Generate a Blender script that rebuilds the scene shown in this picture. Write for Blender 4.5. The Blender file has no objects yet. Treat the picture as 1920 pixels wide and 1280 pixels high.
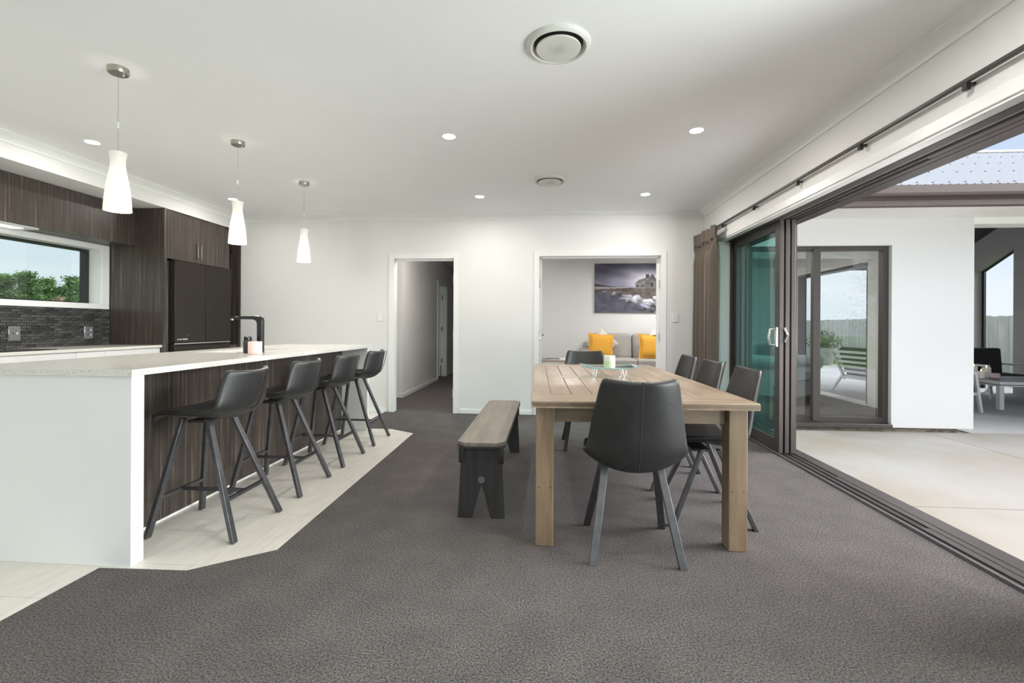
import bpy, bmesh, math, random
import numpy as np
from mathutils import Vector, Matrix
random.seed(7)
C = bpy.context.scene.collection
SC = bpy.context.scene
PI = math.pi

# ------------------------------------------------------------------ camera
F, VX, HY, CAMH, ROLL = 875.0, 1026.0, 611.0, 1.125, 0.0055
psi = math.atan((VX - 960) / F)
cd = bpy.data.cameras.new('camera')
cam = bpy.data.objects.new('camera', cd); C.objects.link(cam)
cd.sensor_width = 36; cd.lens = F / 1920 * 36
cd.shift_y = -(640 - HY) / 1920
cd.clip_start = 0.02; cd.clip_end = 500
cam.matrix_world = (Matrix.Translation((0, 0, CAMH)) @ Matrix.Rotation(psi, 4, 'Z')
                    @ Matrix.Rotation(PI / 2, 4, 'X') @ Matrix.Rotation(ROLL, 4, 'Z'))
SC.camera = cam

# ------------------------------------------------------------------ sky, sun, exposure
SKY, SUN, REAR, DOWN, PEND = 0.74, 7.0, 10.0, 6.2, 0.50
SIDE = 390.0
SC.view_settings.view_transform = 'Standard'
SC.view_settings.look = 'None'
SC.view_settings.exposure = 0.60
SC.view_settings.gamma = 1.0
SC.view_settings.use_curve_mapping = False
w = bpy.data.worlds.new('sky'); SC.world = w; w.use_nodes = True
nt = w.node_tree; nt.nodes.clear()
def N(t, **k):
    n = nt.nodes.new(t)
    for a, b in k.items(): setattr(n, a, b)
    return n
out = N('ShaderNodeOutputWorld'); bg = N('ShaderNodeBackground'); bg.inputs[1].default_value = SKY
tc = N('ShaderNodeTexCoord'); sep = N('ShaderNodeSeparateXYZ'); nt.links.new(tc.outputs['Generated'], sep.inputs[0])
ramp = N('ShaderNodeValToRGB')
ramp.color_ramp.elements[0].position = 0.0; ramp.color_ramp.elements[0].color = (0.74, 0.82, 0.90, 1)
ramp.color_ramp.elements[1].position = 0.55; ramp.color_ramp.elements[1].color = (0.34, 0.50, 0.80, 1)
nt.links.new(sep.outputs[2], ramp.inputs[0])
mp = N('ShaderNodeMapping'); mp.inputs['Scale'].default_value = (1.6, 1.6, 6.0); nt.links.new(tc.outputs['Generated'], mp.inputs[0])
nz = N('ShaderNodeTexNoise'); nz.inputs['Scale'].default_value = 1.3; nz.inputs['Detail'].default_value = 7; nz.inputs['Roughness'].default_value = 0.55
nt.links.new(mp.outputs[0], nz.inputs[0])
cr = N('ShaderNodeValToRGB'); cr.color_ramp.elements[0].position = 0.36; cr.color_ramp.elements[1].position = 0.62
nt.links.new(nz.outputs[0], cr.inputs[0])
mx = N('ShaderNodeMixRGB'); mx.inputs[2].default_value = (0.84, 0.89, 0.95, 1)
nt.links.new(cr.outputs[0], mx.inputs[0]); nt.links.new(ramp.outputs[0], mx.inputs[1])
nt.links.new(mx.outputs[0], bg.inputs[0]); nt.links.new(bg.outputs[0], out.inputs[0])

sd = bpy.data.lights.new('sun', 'SUN'); sd.energy = SUN; sd.angle = math.radians(50); sd.color = (0.96, 0.98, 1.0)
so = bpy.data.objects.new('sun', sd); C.objects.link(so)
so.rotation_euler = Vector((-0.93, 0.07, -0.42)).to_track_quat('-Z', 'Y').to_euler()

# added fill light standing in for daylight from the added glazing behind the camera
ad = bpy.data.lights.new('rear_fill_light', 'AREA'); ad.shape = 'RECTANGLE'; ad.size = 4.6; ad.size_y = 2.0
ad.energy = REAR; ad.color = (0.92, 0.965, 1.0)
ao = bpy.data.objects.new('rear_fill_light', ad); C.objects.link(ao)
ao.location = (-1.2, -3.55, 1.15)
ao.rotation_euler = Vector((0, 1, 0.0)).to_track_quat('-Z', 'Z').to_euler()

# added upward fill light outside the added slider, standing in for terrace bounce
ad2 = bpy.data.lights.new('terrace_fill_light', 'AREA'); ad2.shape = 'RECTANGLE'; ad2.size = 1.7; ad2.size_y = 3.2
ad2.energy = SIDE; ad2.color = (0.97, 0.975, 1.0)
ao2 = bpy.data.objects.new('terrace_fill_light', ad2); C.objects.link(ao2)
ao2.location = (3.15, -0.10, -0.02)
ao2.rotation_euler = Vector((-0.75, 0, 1.0)).to_track_quat('-Z', 'Y').to_euler()

# ------------------------------------------------------------------ materials
M = {}
def mat(name, col, rough=0.5, metal=0.0, var=0.06, scale=12.0, bump=0.0, bscale=None, spec=0.5, coat=0.0, sheen=0.0, emit=None, estr=0.0, stretch=(1, 1, 1), detail=3.0):
    m = bpy.data.materials.new(name); m.use_nodes = True; t = m.node_tree
    b = t.nodes['Principled BSDF']
    b.inputs['Roughness'].default_value = rough; b.inputs['Metallic'].default_value = metal
    b.inputs['Specular IOR Level'].default_value = spec
    b.inputs['Coat Weight'].default_value = coat; b.inputs['Coat Roughness'].default_value = 0.15
    b.inputs['Sheen Weight'].default_value = sheen
    tc = t.nodes.new('ShaderNodeTexCoord'); mp = t.nodes.new('ShaderNodeMapping'); mp.inputs['Scale'].default_value = stretch
    t.links.new(tc.outputs['Object'], mp.inputs[0])
    n = t.nodes.new('ShaderNodeTexNoise'); n.inputs['Scale'].default_value = scale; n.inputs['Detail'].default_value = detail
    t.links.new(mp.outputs[0], n.inputs[0])
    r = t.nodes.new('ShaderNodeValToRGB')
    r.color_ramp.elements[0].position = 0.3; r.color_ramp.elements[1].position = 0.7
    r.color_ramp.elements[0].color = tuple(max(0, c * (1 - var)) for c in col) + (1,)
    r.color_ramp.elements[1].color = tuple(min(1, c * (1 + var)) for c in col) + (1,)
    t.links.new(n.outputs[0], r.inputs[0]); t.links.new(r.outputs[0], b.inputs['Base Color'])
    if bump:
        n2 = t.nodes.new('ShaderNodeTexNoise'); n2.inputs['Scale'].default_value = bscale or scale; n2.inputs['Detail'].default_value = 4
        t.links.new(mp.outputs[0], n2.inputs[0])
        bp = t.nodes.new('ShaderNodeBump'); bp.inputs['Strength'].default_value = bump; bp.inputs['Distance'].default_value = 0.01
        t.links.new(n2.outputs[0], bp.inputs['Height']); t.links.new(bp.outputs[0], b.inputs['Normal'])
    if emit:
        b.inputs['Emission Color'].default_value = emit + (1,); b.inputs['Emission Strength'].default_value = estr
    M[name] = m
    return m
def grain(name, dark, mid, light, rough=0.45, freq=55.0, axis='Z', horiz=('X', 'Y'), lp=(0.38, 0.56, 0.74), coat=0.0):
    """long streaks that run along `axis`"""
    m = mat(name, mid, rough, coat=coat); t = m.node_tree; b = t.nodes['Principled BSDF']
    for n in [n for n in t.nodes if n.type in ('VALTORGB', 'TEX_NOISE')]: t.nodes.remove(n)
    mp = [n for n in t.nodes if n.type == 'MAPPING'][0]
    s = {'X': 1.0, 'Y': 1.0, 'Z': 1.0}; s[axis] = 0.012
    mp.inputs['Scale'].default_value = (s['X'], s['Y'], s['Z'])
    n1 = t.nodes.new('ShaderNodeTexNoise'); n1.inputs['Scale'].default_value = freq; n1.inputs['Detail'].default_value = 5; n1.inputs['Roughness'].default_value = 0.75
    t.links.new(mp.outputs[0], n1.inputs[0])
    r = t.nodes.new('ShaderNodeValToRGB')
    e = r.color_ramp.elements
    e[0].position = lp[0]; e[0].color = dark + (1,); e[1].position = lp[2]; e[1].color = light + (1,)
    k = e.new(lp[1]); k.color = mid + (1,)
    t.links.new(n1.outputs[0], r.inputs[0]); t.links.new(r.outputs[0], b.inputs['Base Color'])
    return m
def wood(name, a, b_, rough=0.5, axis='Y', scale=6.0):
    m = mat(name, a, rough); t = m.node_tree; b = t.nodes['Principled BSDF']
    for n in [n for n in t.nodes if n.type in ('VALTORGB', 'TEX_NOISE')]: t.nodes.remove(n)
    mp = [n for n in t.nodes if n.type == 'MAPPING'][0]
    s = {'X': 1.0, 'Y': 1.0, 'Z': 1.0}; s[axis] = 0.09
    mp.inputs['Scale'].default_value = (s['X'], s['Y'], s['Z'])
    oi = t.nodes.new('ShaderNodeObjectInfo'); ad = t.nodes.new('ShaderNodeVectorMath'); ad.operation = 'ADD'
    ml = t.nodes.new('ShaderNodeMath'); ml.operation = 'MULTIPLY'; ml.inputs[1].default_value = 37.0
    t.links.new(oi.outputs['Random'], ml.inputs[0]); t.links.new(mp.outputs[0], ad.inputs[0]); t.links.new(ml.outputs[0], ad.inputs[1])
    n1 = t.nodes.new('ShaderNodeTexNoise'); n1.inputs['Scale'].default_value = scale * 4; n1.inputs['Detail'].default_value = 8; n1.inputs['Roughness'].default_value = 0.65; n1.inputs['Distortion'].default_value = 0.6
    t.links.new(ad.outputs[0], n1.inputs[0])
    r = t.nodes.new('ShaderNodeValToRGB'); e = r.color_ramp.elements
    e[0].position = 0.32; e[0].color = a + (1,); e[1].position = 0.66; e[1].color = b_ + (1,)
    t.links.new(n1.outputs[0], r.inputs[0]); t.links.new(r.outputs[0], b.inputs['Base Color'])
    bp = t.nodes.new('ShaderNodeBump'); bp.inputs['Strength'].default_value = 0.12; bp.inputs['Distance'].default_value = 0.004
    t.links.new(n1.outputs[0], bp.inputs['Height']); t.links.new(bp.outputs[0], b.inputs['Normal'])
    return m
def glass(name, tint, refl=1.0, ior=1.5, rough=0.0):
    m = bpy.data.materials.new(name); m.use_nodes = True; t = m.node_tree; t.nodes.clear()
    o = t.nodes.new('ShaderNodeOutputMaterial'); mx = t.nodes.new('ShaderNodeMixShader')
    tr = t.nodes.new('ShaderNodeBsdfTransparent'); tr.inputs[0].default_value = tint + (1,)
    gl = t.nodes.new('ShaderNodeBsdfGlossy'); gl.inputs['Roughness'].default_value = rough
    ge = t.nodes.new('ShaderNodeNewGeometry'); dt = t.nodes.new('ShaderNodeVectorMath'); dt.operation = 'DOT_PRODUCT'
    t.links.new(ge.outputs['Normal'], dt.inputs[0]); t.links.new(ge.outputs['Incoming'], dt.inputs[1])
    def mth(op, a, b=None):
        n = t.nodes.new('ShaderNodeMath'); n.operation = op
        if isinstance(a, (int, float)): n.inputs[0].default_value = a
        else: t.links.new(a, n.inputs[0])
        if b is not None:
            if isinstance(b, (int, float)): n.inputs[1].default_value = b
            else: t.links.new(b, n.inputs[1])
        return n
    f0 = ((ior - 1) / (ior + 1)) ** 2
    q = mth('POWER', mth('SUBTRACT', 1.0, mth('ABSOLUTE', dt.outputs['Value']).outputs[0]).outputs[0], 5.0)
    fr = mth('ADD', mth('MULTIPLY', q.outputs[0], 1 - f0).outputs[0], f0)
    ml = t.nodes.new('ShaderNodeMath'); ml.operation = 'MULTIPLY'; ml.inputs[1].default_value = refl; ml.use_clamp = True
    t.links.new(fr.outputs[0], ml.inputs[0]); t.links.new(ml.outputs[0], mx.inputs[0])
    t.links.new(tr.outputs[0], mx.inputs[1]); t.links.new(gl.outputs[0], mx.inputs[2]); t.links.new(mx.outputs[0], o.inputs[0])
    M[name] = m
    return m

mat('wall_paint', (0.80, 0.79, 0.775), 0.6, var=0.01, scale=3)
mat('lounge_paint', (0.74, 0.74, 0.735), 0.6, var=0.01, scale=3)
mat('ceiling_paint', (0.90, 0.90, 0.895), 0.7, var=0.008, scale=3)
mat('trim_white', (0.86, 0.86, 0.845), 0.35, var=0.01, scale=4)
mat('white_gloss', (0.80, 0.795, 0.79), 0.3, var=0.01, scale=4)
m = mat('carpet', (0.108, 0.094, 0.089), 0.95, var=0.85, scale=135, bump=1.0, bscale=190, spec=0.05, sheen=0.12, detail=3)
t = m.node_tree; b = t.nodes['Principled BSDF']
nm = t.nodes.new('ShaderNodeTexNoise'); nm.inputs['Scale'].default_value = 5.0; nm.inputs['Detail'].default_value = 4
t.links.new([n for n in t.nodes if n.type == 'MAPPING'][0].outputs[0], nm.inputs[0])
mrn = t.nodes.new('ShaderNodeMapRange'); mrn.inputs['From Min'].default_value = .3; mrn.inputs['From Max'].default_value = .7; mrn.inputs['To Min'].default_value = 0.86; mrn.inputs['To Max'].default_value = 1.12
t.links.new(nm.outputs[0], mrn.inputs['Value'])
hs = t.nodes.new('ShaderNodeHueSaturation'); t.links.new(mrn.outputs[0], hs.inputs['Value'])
t.links.new([n for n in t.nodes if n.type == 'VALTORGB'][0].outputs[0], hs.inputs['Color']); t.links.new(hs.outputs[0], b.inputs['Base Color'])
mat('floor_tile', (0.70, 0.665, 0.605), 0.42, var=0.07, scale=5, stretch=(6, 1, 1), detail=6)
mat('grout', (0.52, 0.50, 0.46), 0.8)
mat('slab', (0.3, 0.3, 0.3), 0.9)
grain('laminate', (0.036, 0.028, 0.024), (0.072, 0.056, 0.046), (0.40, 0.325, 0.27), 0.36, 75.0, 'Z', lp=(.36, .56, .76))
mat('stone', (0.70, 0.68, 0.63), 0.16, var=0.05, scale=160, detail=2)
m = mat('splash', (0.06, 0.058, 0.056), 0.22, var=0.6, scale=120, bump=1.0, bscale=110, detail=5)
t = m.node_tree; b = t.nodes['Principled BSDF']
oi = t.nodes.new('ShaderNodeObjectInfo'); mrn = t.nodes.new('ShaderNodeMapRange'); mrn.inputs['To Min'].default_value = 0.45; mrn.inputs['To Max'].default_value = 1.5
t.links.new(oi.outputs['Random'], mrn.inputs['Value'])
hs = t.nodes.new('ShaderNodeHueSaturation'); t.links.new(mrn.outputs[0], hs.inputs['Value'])
t.links.new([n for n in t.nodes if n.type == 'VALTORGB'][0].outputs[0], hs.inputs['Color']); t.links.new(hs.outputs[0], b.inputs['Base Color'])
mat('splash_grout', (0.012, 0.012, 0.012), 0.8)
mat('black_gloss', (0.012, 0.012, 0.013), 0.08)
mat('black_matte', (0.014, 0.014, 0.015), 0.5)
mat('fridge_skin', (0.026, 0.020, 0.015), 0.4, var=0.03, spec=.25)
mat('fridge_side', (0.09, 0.10, 0.11), 0.3, var=0.03)
mat('chrome', (0.75, 0.75, 0.75), 0.18, 1.0, var=0.02)
mat('brushed_nickel', (0.50, 0.46, 0.41), 0.32, 1.0, var=0.04)
mat('plate_grey', (0.16, 0.165, 0.17), 0.35, var=0.03)
mat('plate_white', (0.85, 0.85, 0.84), 0.3, var=0.01)
mat('leather', (0.026, 0.025, 0.025), 0.36, var=0.25, scale=7, bump=0.10, bscale=220, spec=0.4, coat=0.12)
M['leather'].node_tree.nodes['Principled BSDF'].inputs['Coat Roughness'].default_value = 0.32
mat('leather_seam', (0.012, 0.012, 0.012), 0.5)
mat('gunmetal', (0.13, 0.13, 0.138), 0.34, 0.8, var=0.15, scale=20)
mat('rubber', (0.015, 0.015, 0.015), 0.8)
wood('table_wood', (0.205, 0.143, 0.096), (0.355, 0.270, 0.196), 0.33, 'Y', 5)
wood('table_wood_cross', (0.205, 0.143, 0.096), (0.355, 0.270, 0.196), 0.33, 'X', 5)
wood('table_leg_wood', (0.175, 0.117, 0.070), (0.295, 0.208, 0.132), 0.5, 'Z', 5)
wood('bench_wood', (0.14, 0.115, 0.09), (0.25, 0.215, 0.175), 0.45, 'Y', 5)
wood('bench_dark', (0.018, 0.018, 0.018), (0.045, 0.044, 0.043), 0.5, 'Z', 5)
mat('peg', (0.16, 0.155, 0.145), 0.6)
mat('alu_bronze', (0.080, 0.068, 0.063), 0.42, 0.25, var=0.03)
mat('alu_track', (0.30, 0.30, 0.30), 0.3, 0.8, var=0.03)
mat('alu_black', (0.02, 0.02, 0.021), 0.4, var=0.03)
mat('render_white', (0.765, 0.755, 0.745), 0.7, var=0.02, scale=40, bump=0.05, bscale=300)
mat('render_grey', (0.30, 0.28, 0.27), 0.7, var=0.03, scale=40)
mat('soffit_white', (0.90, 0.885, 0.84), 0.6, var=0.02)
mat('loggia_ceiling', (0.03, 0.03, 0.032), 0.6)
mat('fascia_bronze', (0.16, 0.125, 0.11), 0.4, 0.1, var=0.03)
mat('roof_sheet', (0.80, 0.775, 0.755), 0.35, 0.1, var=0.02)
mat('screw', (0.10, 0.10, 0.10), 0.5)
m = mat('concrete', (0.36, 0.33, 0.295), 0.75, var=0.16, scale=1.1, bump=0.08, bscale=60, detail=8)
e = [n for n in m.node_tree.nodes if n.type == 'VALTORGB'][0].color_ramp.elements
e[0].color = (.30, .255, .205, 1); e[1].color = (.37, .35, .33, 1)
mat('concrete_grey', (0.43, 0.42, 0.41), 0.75, var=0.12, scale=1.6, bump=0.08, bscale=60, detail=8)
mat('plinth', (0.20, 0.17, 0.13), 0.9, var=0.4, scale=20)
mat('grass', (0.10, 0.20, 0.035), 0.9, var=0.35, scale=6, bump=0.6, bscale=60, detail=8)
wood('fence_wood', (0.40, 0.40, 0.34), (0.70, 0.69, 0.63), 0.8, 'Z', 2.5)
mat('foliage', (0.050, 0.105, 0.022), 0.7, var=0.6, scale=0.9, detail=5)
mat('foliage_light', (0.10, 0.19, 0.05), 0.7, var=0.5, scale=0.9, detail=5)
mat('foliage_dark', (0.040, 0.082, 0.020), 0.7, var=0.5, scale=0.9, detail=5)
mat('foliage_pale', (0.13, 0.17, 0.09), 0.7, var=0.4, scale=4)
mat('foliage_brown', (0.20, 0.13, 0.08), 0.8, var=0.4, scale=1)
mat('bark', (0.08, 0.06, 0.045), 0.9, var=0.3)
mat('pot_stone', (0.34, 0.34, 0.33), 0.8, var=0.25, scale=25)
mat('outdoor_alu', (0.66, 0.66, 0.65), 0.4, 0.2, var=0.02)
mat('outdoor_alu_grey', (0.32, 0.31, 0.30), 0.5, 0.1, var=0.02)
mat('cushion_dark', (0.022, 0.022, 0.024), 0.9, var=0.2, scale=60)
mat('sofa_fabric', (0.36, 0.345, 0.325), 0.9, var=0.06, scale=60, sheen=0.2)
mat('armchair_fabric', (0.30, 0.35, 0.36), 0.9, var=0.05, scale=60)
mat('yellow_fabric', (0.66, 0.33, 0.03), 0.85, var=0.10, scale=40, sheen=0.3)
mat('cream_fabric', (0.62, 0.57, 0.51), 0.9, var=0.05, scale=40)
mat('taupe_fabric', (0.30, 0.26, 0.23), 0.9, var=0.05, scale=40)
mat('curtain_fabric', (0.125, 0.100, 0.080), 0.9, var=0.18, scale=240, stretch=(1, 1, 0.25), sheen=0.15)
mat('canvas_edge', (0.30, 0.20, 0.12), 0.8)
mat('wax_white', (0.84, 0.80, 0.72), 0.4, var=0.02)
mat('wax_pink', (0.86, 0.60, 0.56), 0.35, var=0.05, scale=20)
mat('wax_green', (0.55, 0.72, 0.45), 0.35, var=0.08, scale=20)
mat('jar_glass_milk', (0.80, 0.84, 0.76), 0.12, var=0.02)
mat('tin_pink', (0.55, 0.42, 0.42), 0.4, var=0.2, scale=40)
mat('tin_brown', (0.10, 0.045, 0.03), 0.3)
mat('flame', (1.0, 0.7, 0.3), 0.5, emit=(1.0, 0.62, 0.22), estr=6)
mat('vent_plastic', (0.70, 0.695, 0.655), 0.45, var=0.01)
mat('vent_dark', (0.04, 0.03, 0.025), 0.6)
mat('paper', (0.75, 0.76, 0.80), 0.7)
mat('book_cover', (0.03, 0.035, 0.06), 0.5)
mat('side_table_wood', (0.30, 0.24, 0.19), 0.5, var=0.1)
mat('led', (1, 1, 1), 0.5, emit=(1.0, 0.95, 0.86), estr=14)
mat('hood_led', (1, 1, 1), 0.5, emit=(1.0, 0.97, 0.9), estr=1.4)
mat('soffit_led', (1, 1, 1), 0.5, emit=(1.0, 0.75, 0.4), estr=10)
mat('oyster', (1, 1, 1), 0.5, emit=(1.0, 0.97, 0.92), estr=3.0)
mat('steel_sink', (0.45, 0.45, 0.45), 0.3, 0.9, var=0.04)
glass('pane', (0.93, 0.97, 0.95))
glass('pane_wing', (0.95, 0.97, 0.96), refl=2.0)
glass('pane_teal', (0.84, 0.965, 0.955), refl=1.0)
glass('tray_glass', (0.86, 0.95, 0.93), refl=1.2)
glass('jar_clear', (0.86, 0.88, 0.88), refl=2.0)
# stool, chair frame shading: pendant shade brighter where the bulb sits
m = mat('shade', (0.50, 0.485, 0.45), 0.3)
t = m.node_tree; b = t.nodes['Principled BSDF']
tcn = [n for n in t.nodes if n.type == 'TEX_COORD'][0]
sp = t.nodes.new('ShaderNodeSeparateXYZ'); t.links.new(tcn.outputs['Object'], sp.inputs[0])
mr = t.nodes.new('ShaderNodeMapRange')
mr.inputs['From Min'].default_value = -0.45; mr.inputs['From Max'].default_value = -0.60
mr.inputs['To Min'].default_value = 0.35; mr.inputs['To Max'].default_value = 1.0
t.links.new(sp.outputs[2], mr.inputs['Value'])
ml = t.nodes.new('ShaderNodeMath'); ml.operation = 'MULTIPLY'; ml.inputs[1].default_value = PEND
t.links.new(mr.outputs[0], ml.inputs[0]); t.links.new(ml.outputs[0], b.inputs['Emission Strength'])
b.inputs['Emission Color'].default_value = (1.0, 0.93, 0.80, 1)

# ------------------------------------------------------------------ builders
class MB:
    def __init__(s): s.v = []; s.f = []
    def add(s, vs, fs):
        o = len(s.v); s.v += [tuple(v) for v in vs]; s.f += [tuple(i + o for i in f) for f in fs]; return s
    def box(s, x0, x1, y0, y1, z0, z1):
        return s.add([(x0, y0, z0), (x1, y0, z0), (x1, y1, z0), (x0, y1, z0), (x0, y0, z1), (x1, y0, z1), (x1, y1, z1), (x0, y1, z1)],
                     [(0, 3, 2, 1), (4, 5, 6, 7), (0, 1, 5, 4), (1, 2, 6, 5), (2, 3, 7, 6), (3, 0, 4, 7)])
    def bar(s, p, q, a, b, up=(0, 0, 1), cut=None):
        """rectangular bar p->q, a along side axis, b along the other; cut: ends horizontal"""
        p, q = Vector(p), Vector(q); d = (q - p).normalized(); up = Vector(up)
        sx = d.cross(up)
        if sx.length < 1e-4: sx = Vector((1, 0, 0))
        sx.normalize(); sy = sx.cross(d).normalized()
        vs = []
        for c in (p, q):
            for i, j in ((-1, -1), (1, -1), (1, 1), (-1, 1)):
                o = sx * (i * a / 2) + sy * (j * b / 2)
                v = c + o
                if cut and abs(d.z) > 1e-3: v = v - d * (o.z / d.z)
                vs.append(v)
        return s.add(vs, [(0, 3, 2, 1), (4, 5, 6, 7), (0, 1, 5, 4), (1, 2, 6, 5), (2, 3, 7, 6), (3, 0, 4, 7)])
    def tube(s, pts, r, n=8, caps=True):
        pts = [Vector(p) for p in pts]; rings = []
        rs = r if isinstance(r, (list, tuple)) else [r] * len(pts)
        prev = None
        for i, p in enumerate(pts):
            d = (pts[min(i + 1, len(pts) - 1)] - pts[max(i - 1, 0)]).normalized()
            if prev is None:
                u = d.cross(Vector((0, 0, 1)))
                if u.length < 1e-3: u = d.cross(Vector((1, 0, 0)))
            else: u = prev - d * prev.dot(d)
            u.normalize(); prev = u; v = d.cross(u)
            rings.append([p + (u * math.cos(2 * PI * k / n) + v * math.sin(2 * PI * k / n)) * rs[i] for k in range(n)])
        vs = [v for rg in rings for v in rg]; fs = []
        for i in range(len(pts) - 1):
            for k in range(n): fs.append((i * n + k, i * n + (k + 1) % n, (i + 1) * n + (k + 1) % n, (i + 1) * n + k))
        if caps: fs.append(tuple(range(n))[::-1]); fs.append(tuple((len(pts) - 1) * n + k for k in range(n)))
        return s.add(vs, fs)
    def lathe(s, prof, n=24, c=(0, 0, 0), caps=(True, True)):
        vs = []; fs = []
        for r, z in prof:
            for k in range(n): vs.append((c[0] + r * math.cos(2 * PI * k / n), c[1] + r * math.sin(2 * PI * k / n), c[2] + z))
        for i in range(len(prof) - 1):
            for k in range(n): fs.append((i * n + k, i * n + (k + 1) % n, (i + 1) * n + (k + 1) % n, (i + 1) * n + k))
        if caps[0]: fs.append(tuple(range(n))[::-1])
        if caps[1]: fs.append(tuple((len(prof) - 1) * n + k for k in range(n)))
        return s.add(vs, fs)
    def prism(s, poly, axis, a0, a1):
        n = len(poly)
        def P(u, v, a): return {'X': (a, u, v), 'Y': (u, a, v), 'Z': (u, v, a)}[axis]
        vs = [P(u, v, a0) for u, v in poly] + [P(u, v, a1) for u, v in poly]
        return s.add(vs, [tuple(range(n))[::-1], tuple(range(n, 2 * n))] + [(i, (i + 1) % n, n + (i + 1) % n, n + i) for i in range(n)])
    def grid(s, fn, nu, nv):
        vs = [fn(i / nu, j / nv) for j in range(nv + 1) for i in range(nu + 1)]
        return s.add(vs, [(j * (nu + 1) + i, j * (nu + 1) + i + 1, (j + 1) * (nu + 1) + i + 1, (j + 1) * (nu + 1) + i) for j in range(nv) for i in range(nu)])
    def build(s, name, m, parent=None, bevel=0.0, smooth=False, loc=None, fix=True, seg=2):
        me = bpy.data.meshes.new(name); me.from_pydata(s.v, [], s.f)
        if fix:
            bm = bmesh.new(); bm.from_mesh(me); bmesh.ops.recalc_face_normals(bm, faces=bm.faces); bm.to_mesh(me); bm.free()
        o = bpy.data.objects.new(name, me); C.objects.link(o)
        for mm in (m if isinstance(m, (list, tuple)) else [m]): me.materials.append(M[mm])
        if parent: o.parent = parent
        if loc: o.location = loc
        if bevel:
            b = o.modifiers.new('bevel', 'BEVEL'); b.width = bevel; b.segments = seg; b.limit_method = 'ANGLE'; b.angle_limit = math.radians(40)
            smooth = True
        if smooth:
            for p in me.polygons: p.use_smooth = True
            try: me.set_sharp_from_angle(angle=math.radians(42))
            except Exception: pass
        return o
def tag(o, label=None, cat=None, group=None, kind=None):
    if label: o['label'] = label
    if cat: o['category'] = cat
    if group: o['group'] = group
    if kind: o['kind'] = kind
    return o
def thing(name, label, cat, loc=(0, 0, 0), rz=0.0, group=None, kind=None):
    o = bpy.data.objects.new(name, None); C.objects.link(o); o.empty_display_size = 0.1
    o.location = loc; o.rotation_euler = (0, 0, rz)
    return tag(o, label, cat, group, kind)
def B(*a): return MB().box(*a)
def dup(root, loc, rz, label, group=None):
    r = root.copy(); C.objects.link(r); r.location = loc; r.rotation_euler = (0, 0, rz)
    r['label'] = label
    if group: r['group'] = group
    for ch in list(root.children):
        c = ch.copy(); C.objects.link(c); c.parent = r
        for g in ch.children:
            d = g.copy(); C.objects.link(d); d.parent = c
    return r
def lamp(kind, name, loc, energy, color, size=0.1, spot=None, parent=None, rot=(0, 0, 0)):
    l = bpy.data.lights.new(name, kind); l.energy = energy; l.color = color
    if kind == 'AREA': l.shape = 'DISK'; l.size = size
    else: l.shadow_soft_size = size
    if kind == 'SPOT': l.spot_size = spot; l.spot_blend = 0.9
    o = bpy.data.objects.new(name, l); C.objects.link(o); o.location = loc; o.rotation_euler = rot
    if parent: o.parent = parent
    return o

def wall_with_holes(a0, a1, z0, z1, holes, place):
    """boxes filling [a0,a1]x[z0,z1] minus holes (h0,h1,zb,zt); place(a0,a1,z0,z1)->box args"""
    mb = MB(); cur = a0
    for h0, h1, zb, zt in sorted(holes):
        if h0 > cur: mb.box(*place(cur, h0, z0, z1))
        if zb > z0: mb.box(*place(h0, h1, z0, zb))
        if zt < z1: mb.box(*place(h0, h1, zt, z1))
        cur = h1
    if cur < a1: mb.box(*place(cur, a1, z0, z1))
    return mb

# ================================================================== SETTING
CZ = 2.55
XL, XR, YB, YR = -4.71, 1.925, 5.93, -3.6
ST = dict(kind='structure')
# --- floors
tag(MB().box(-5.0, 2.03, -4.0, 13.4, -0.30, -0.035).box(2.03, 4.62, 5.82, 9.6, -.30, -.035).build('floor_slab', 'slab'), 'concrete floor slab beneath the carpet and the tiles', 'floor', **ST)
edge = [(-2.055, -3.6), (-2.055, 2.004), (-1.867, 2.011), (-1.638, 2.016), (-1.341, 2.241), (-1.388, 4.782), (-1.68, 4.955), (-1.93, 4.95), (-2.10, 5.15), (-2.10, 5.93)]
carpet_poly = edge + [(-1.97, 5.93), (-1.97, 6.06), (-3.2, 6.06), (-3.2, 13.0), (-0.9, 13.0), (-0.9, 9.42), (4.62, 9.42), (4.62, 6.02), (2.0, 6.02), (2.0, 5.94), (2.03, 5.40), (2.03, -3.6)]
tag(MB().prism(carpet_poly, 'Z', -0.03, 0.0).build('floor_carpet', 'carpet'), 'dark grey brown cut pile carpet covering the dining area', 'carpet', **ST)
tiles_poly = [(-4.71, -3.6)] + edge + [(-4.71, 5.93)]
ft = tag(MB().prism(tiles_poly, 'Z', -0.03, -0.002).build('floor_tiles', 'grout'), 'pale wood look floor tiles laid around the kitchen island', 'tiled floor', **ST)
def clip(poly, x0, x1, y0, y1):
    for ax, lim, sg in ((0, x0, 1), (0, x1, -1), (1, y0, 1), (1, y1, -1)):
        o = []
        for i, p in enumerate(poly):
            q = poly[(i + 1) % len(poly)]
            ip, iq = (p[ax] - lim) * sg >= 0, (q[ax] - lim) * sg >= 0
            if ip: o.append(p)
            if ip != iq:
                k = (lim - p[ax]) / (q[ax] - p[ax]); o.append((p[0] + k * (q[0] - p[0]), p[1] + k * (q[1] - p[1])))
        poly = o
        if len(poly) < 3: return []
    return poly
def area(p): return abs(sum(p[i][0] * p[(i + 1) % len(p)][1] - p[(i + 1) % len(p)][0] * p[i][1] for i in range(len(p)))) / 2
TW, TL = 0.30, 1.2
i = 0; y = 1.3
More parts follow.
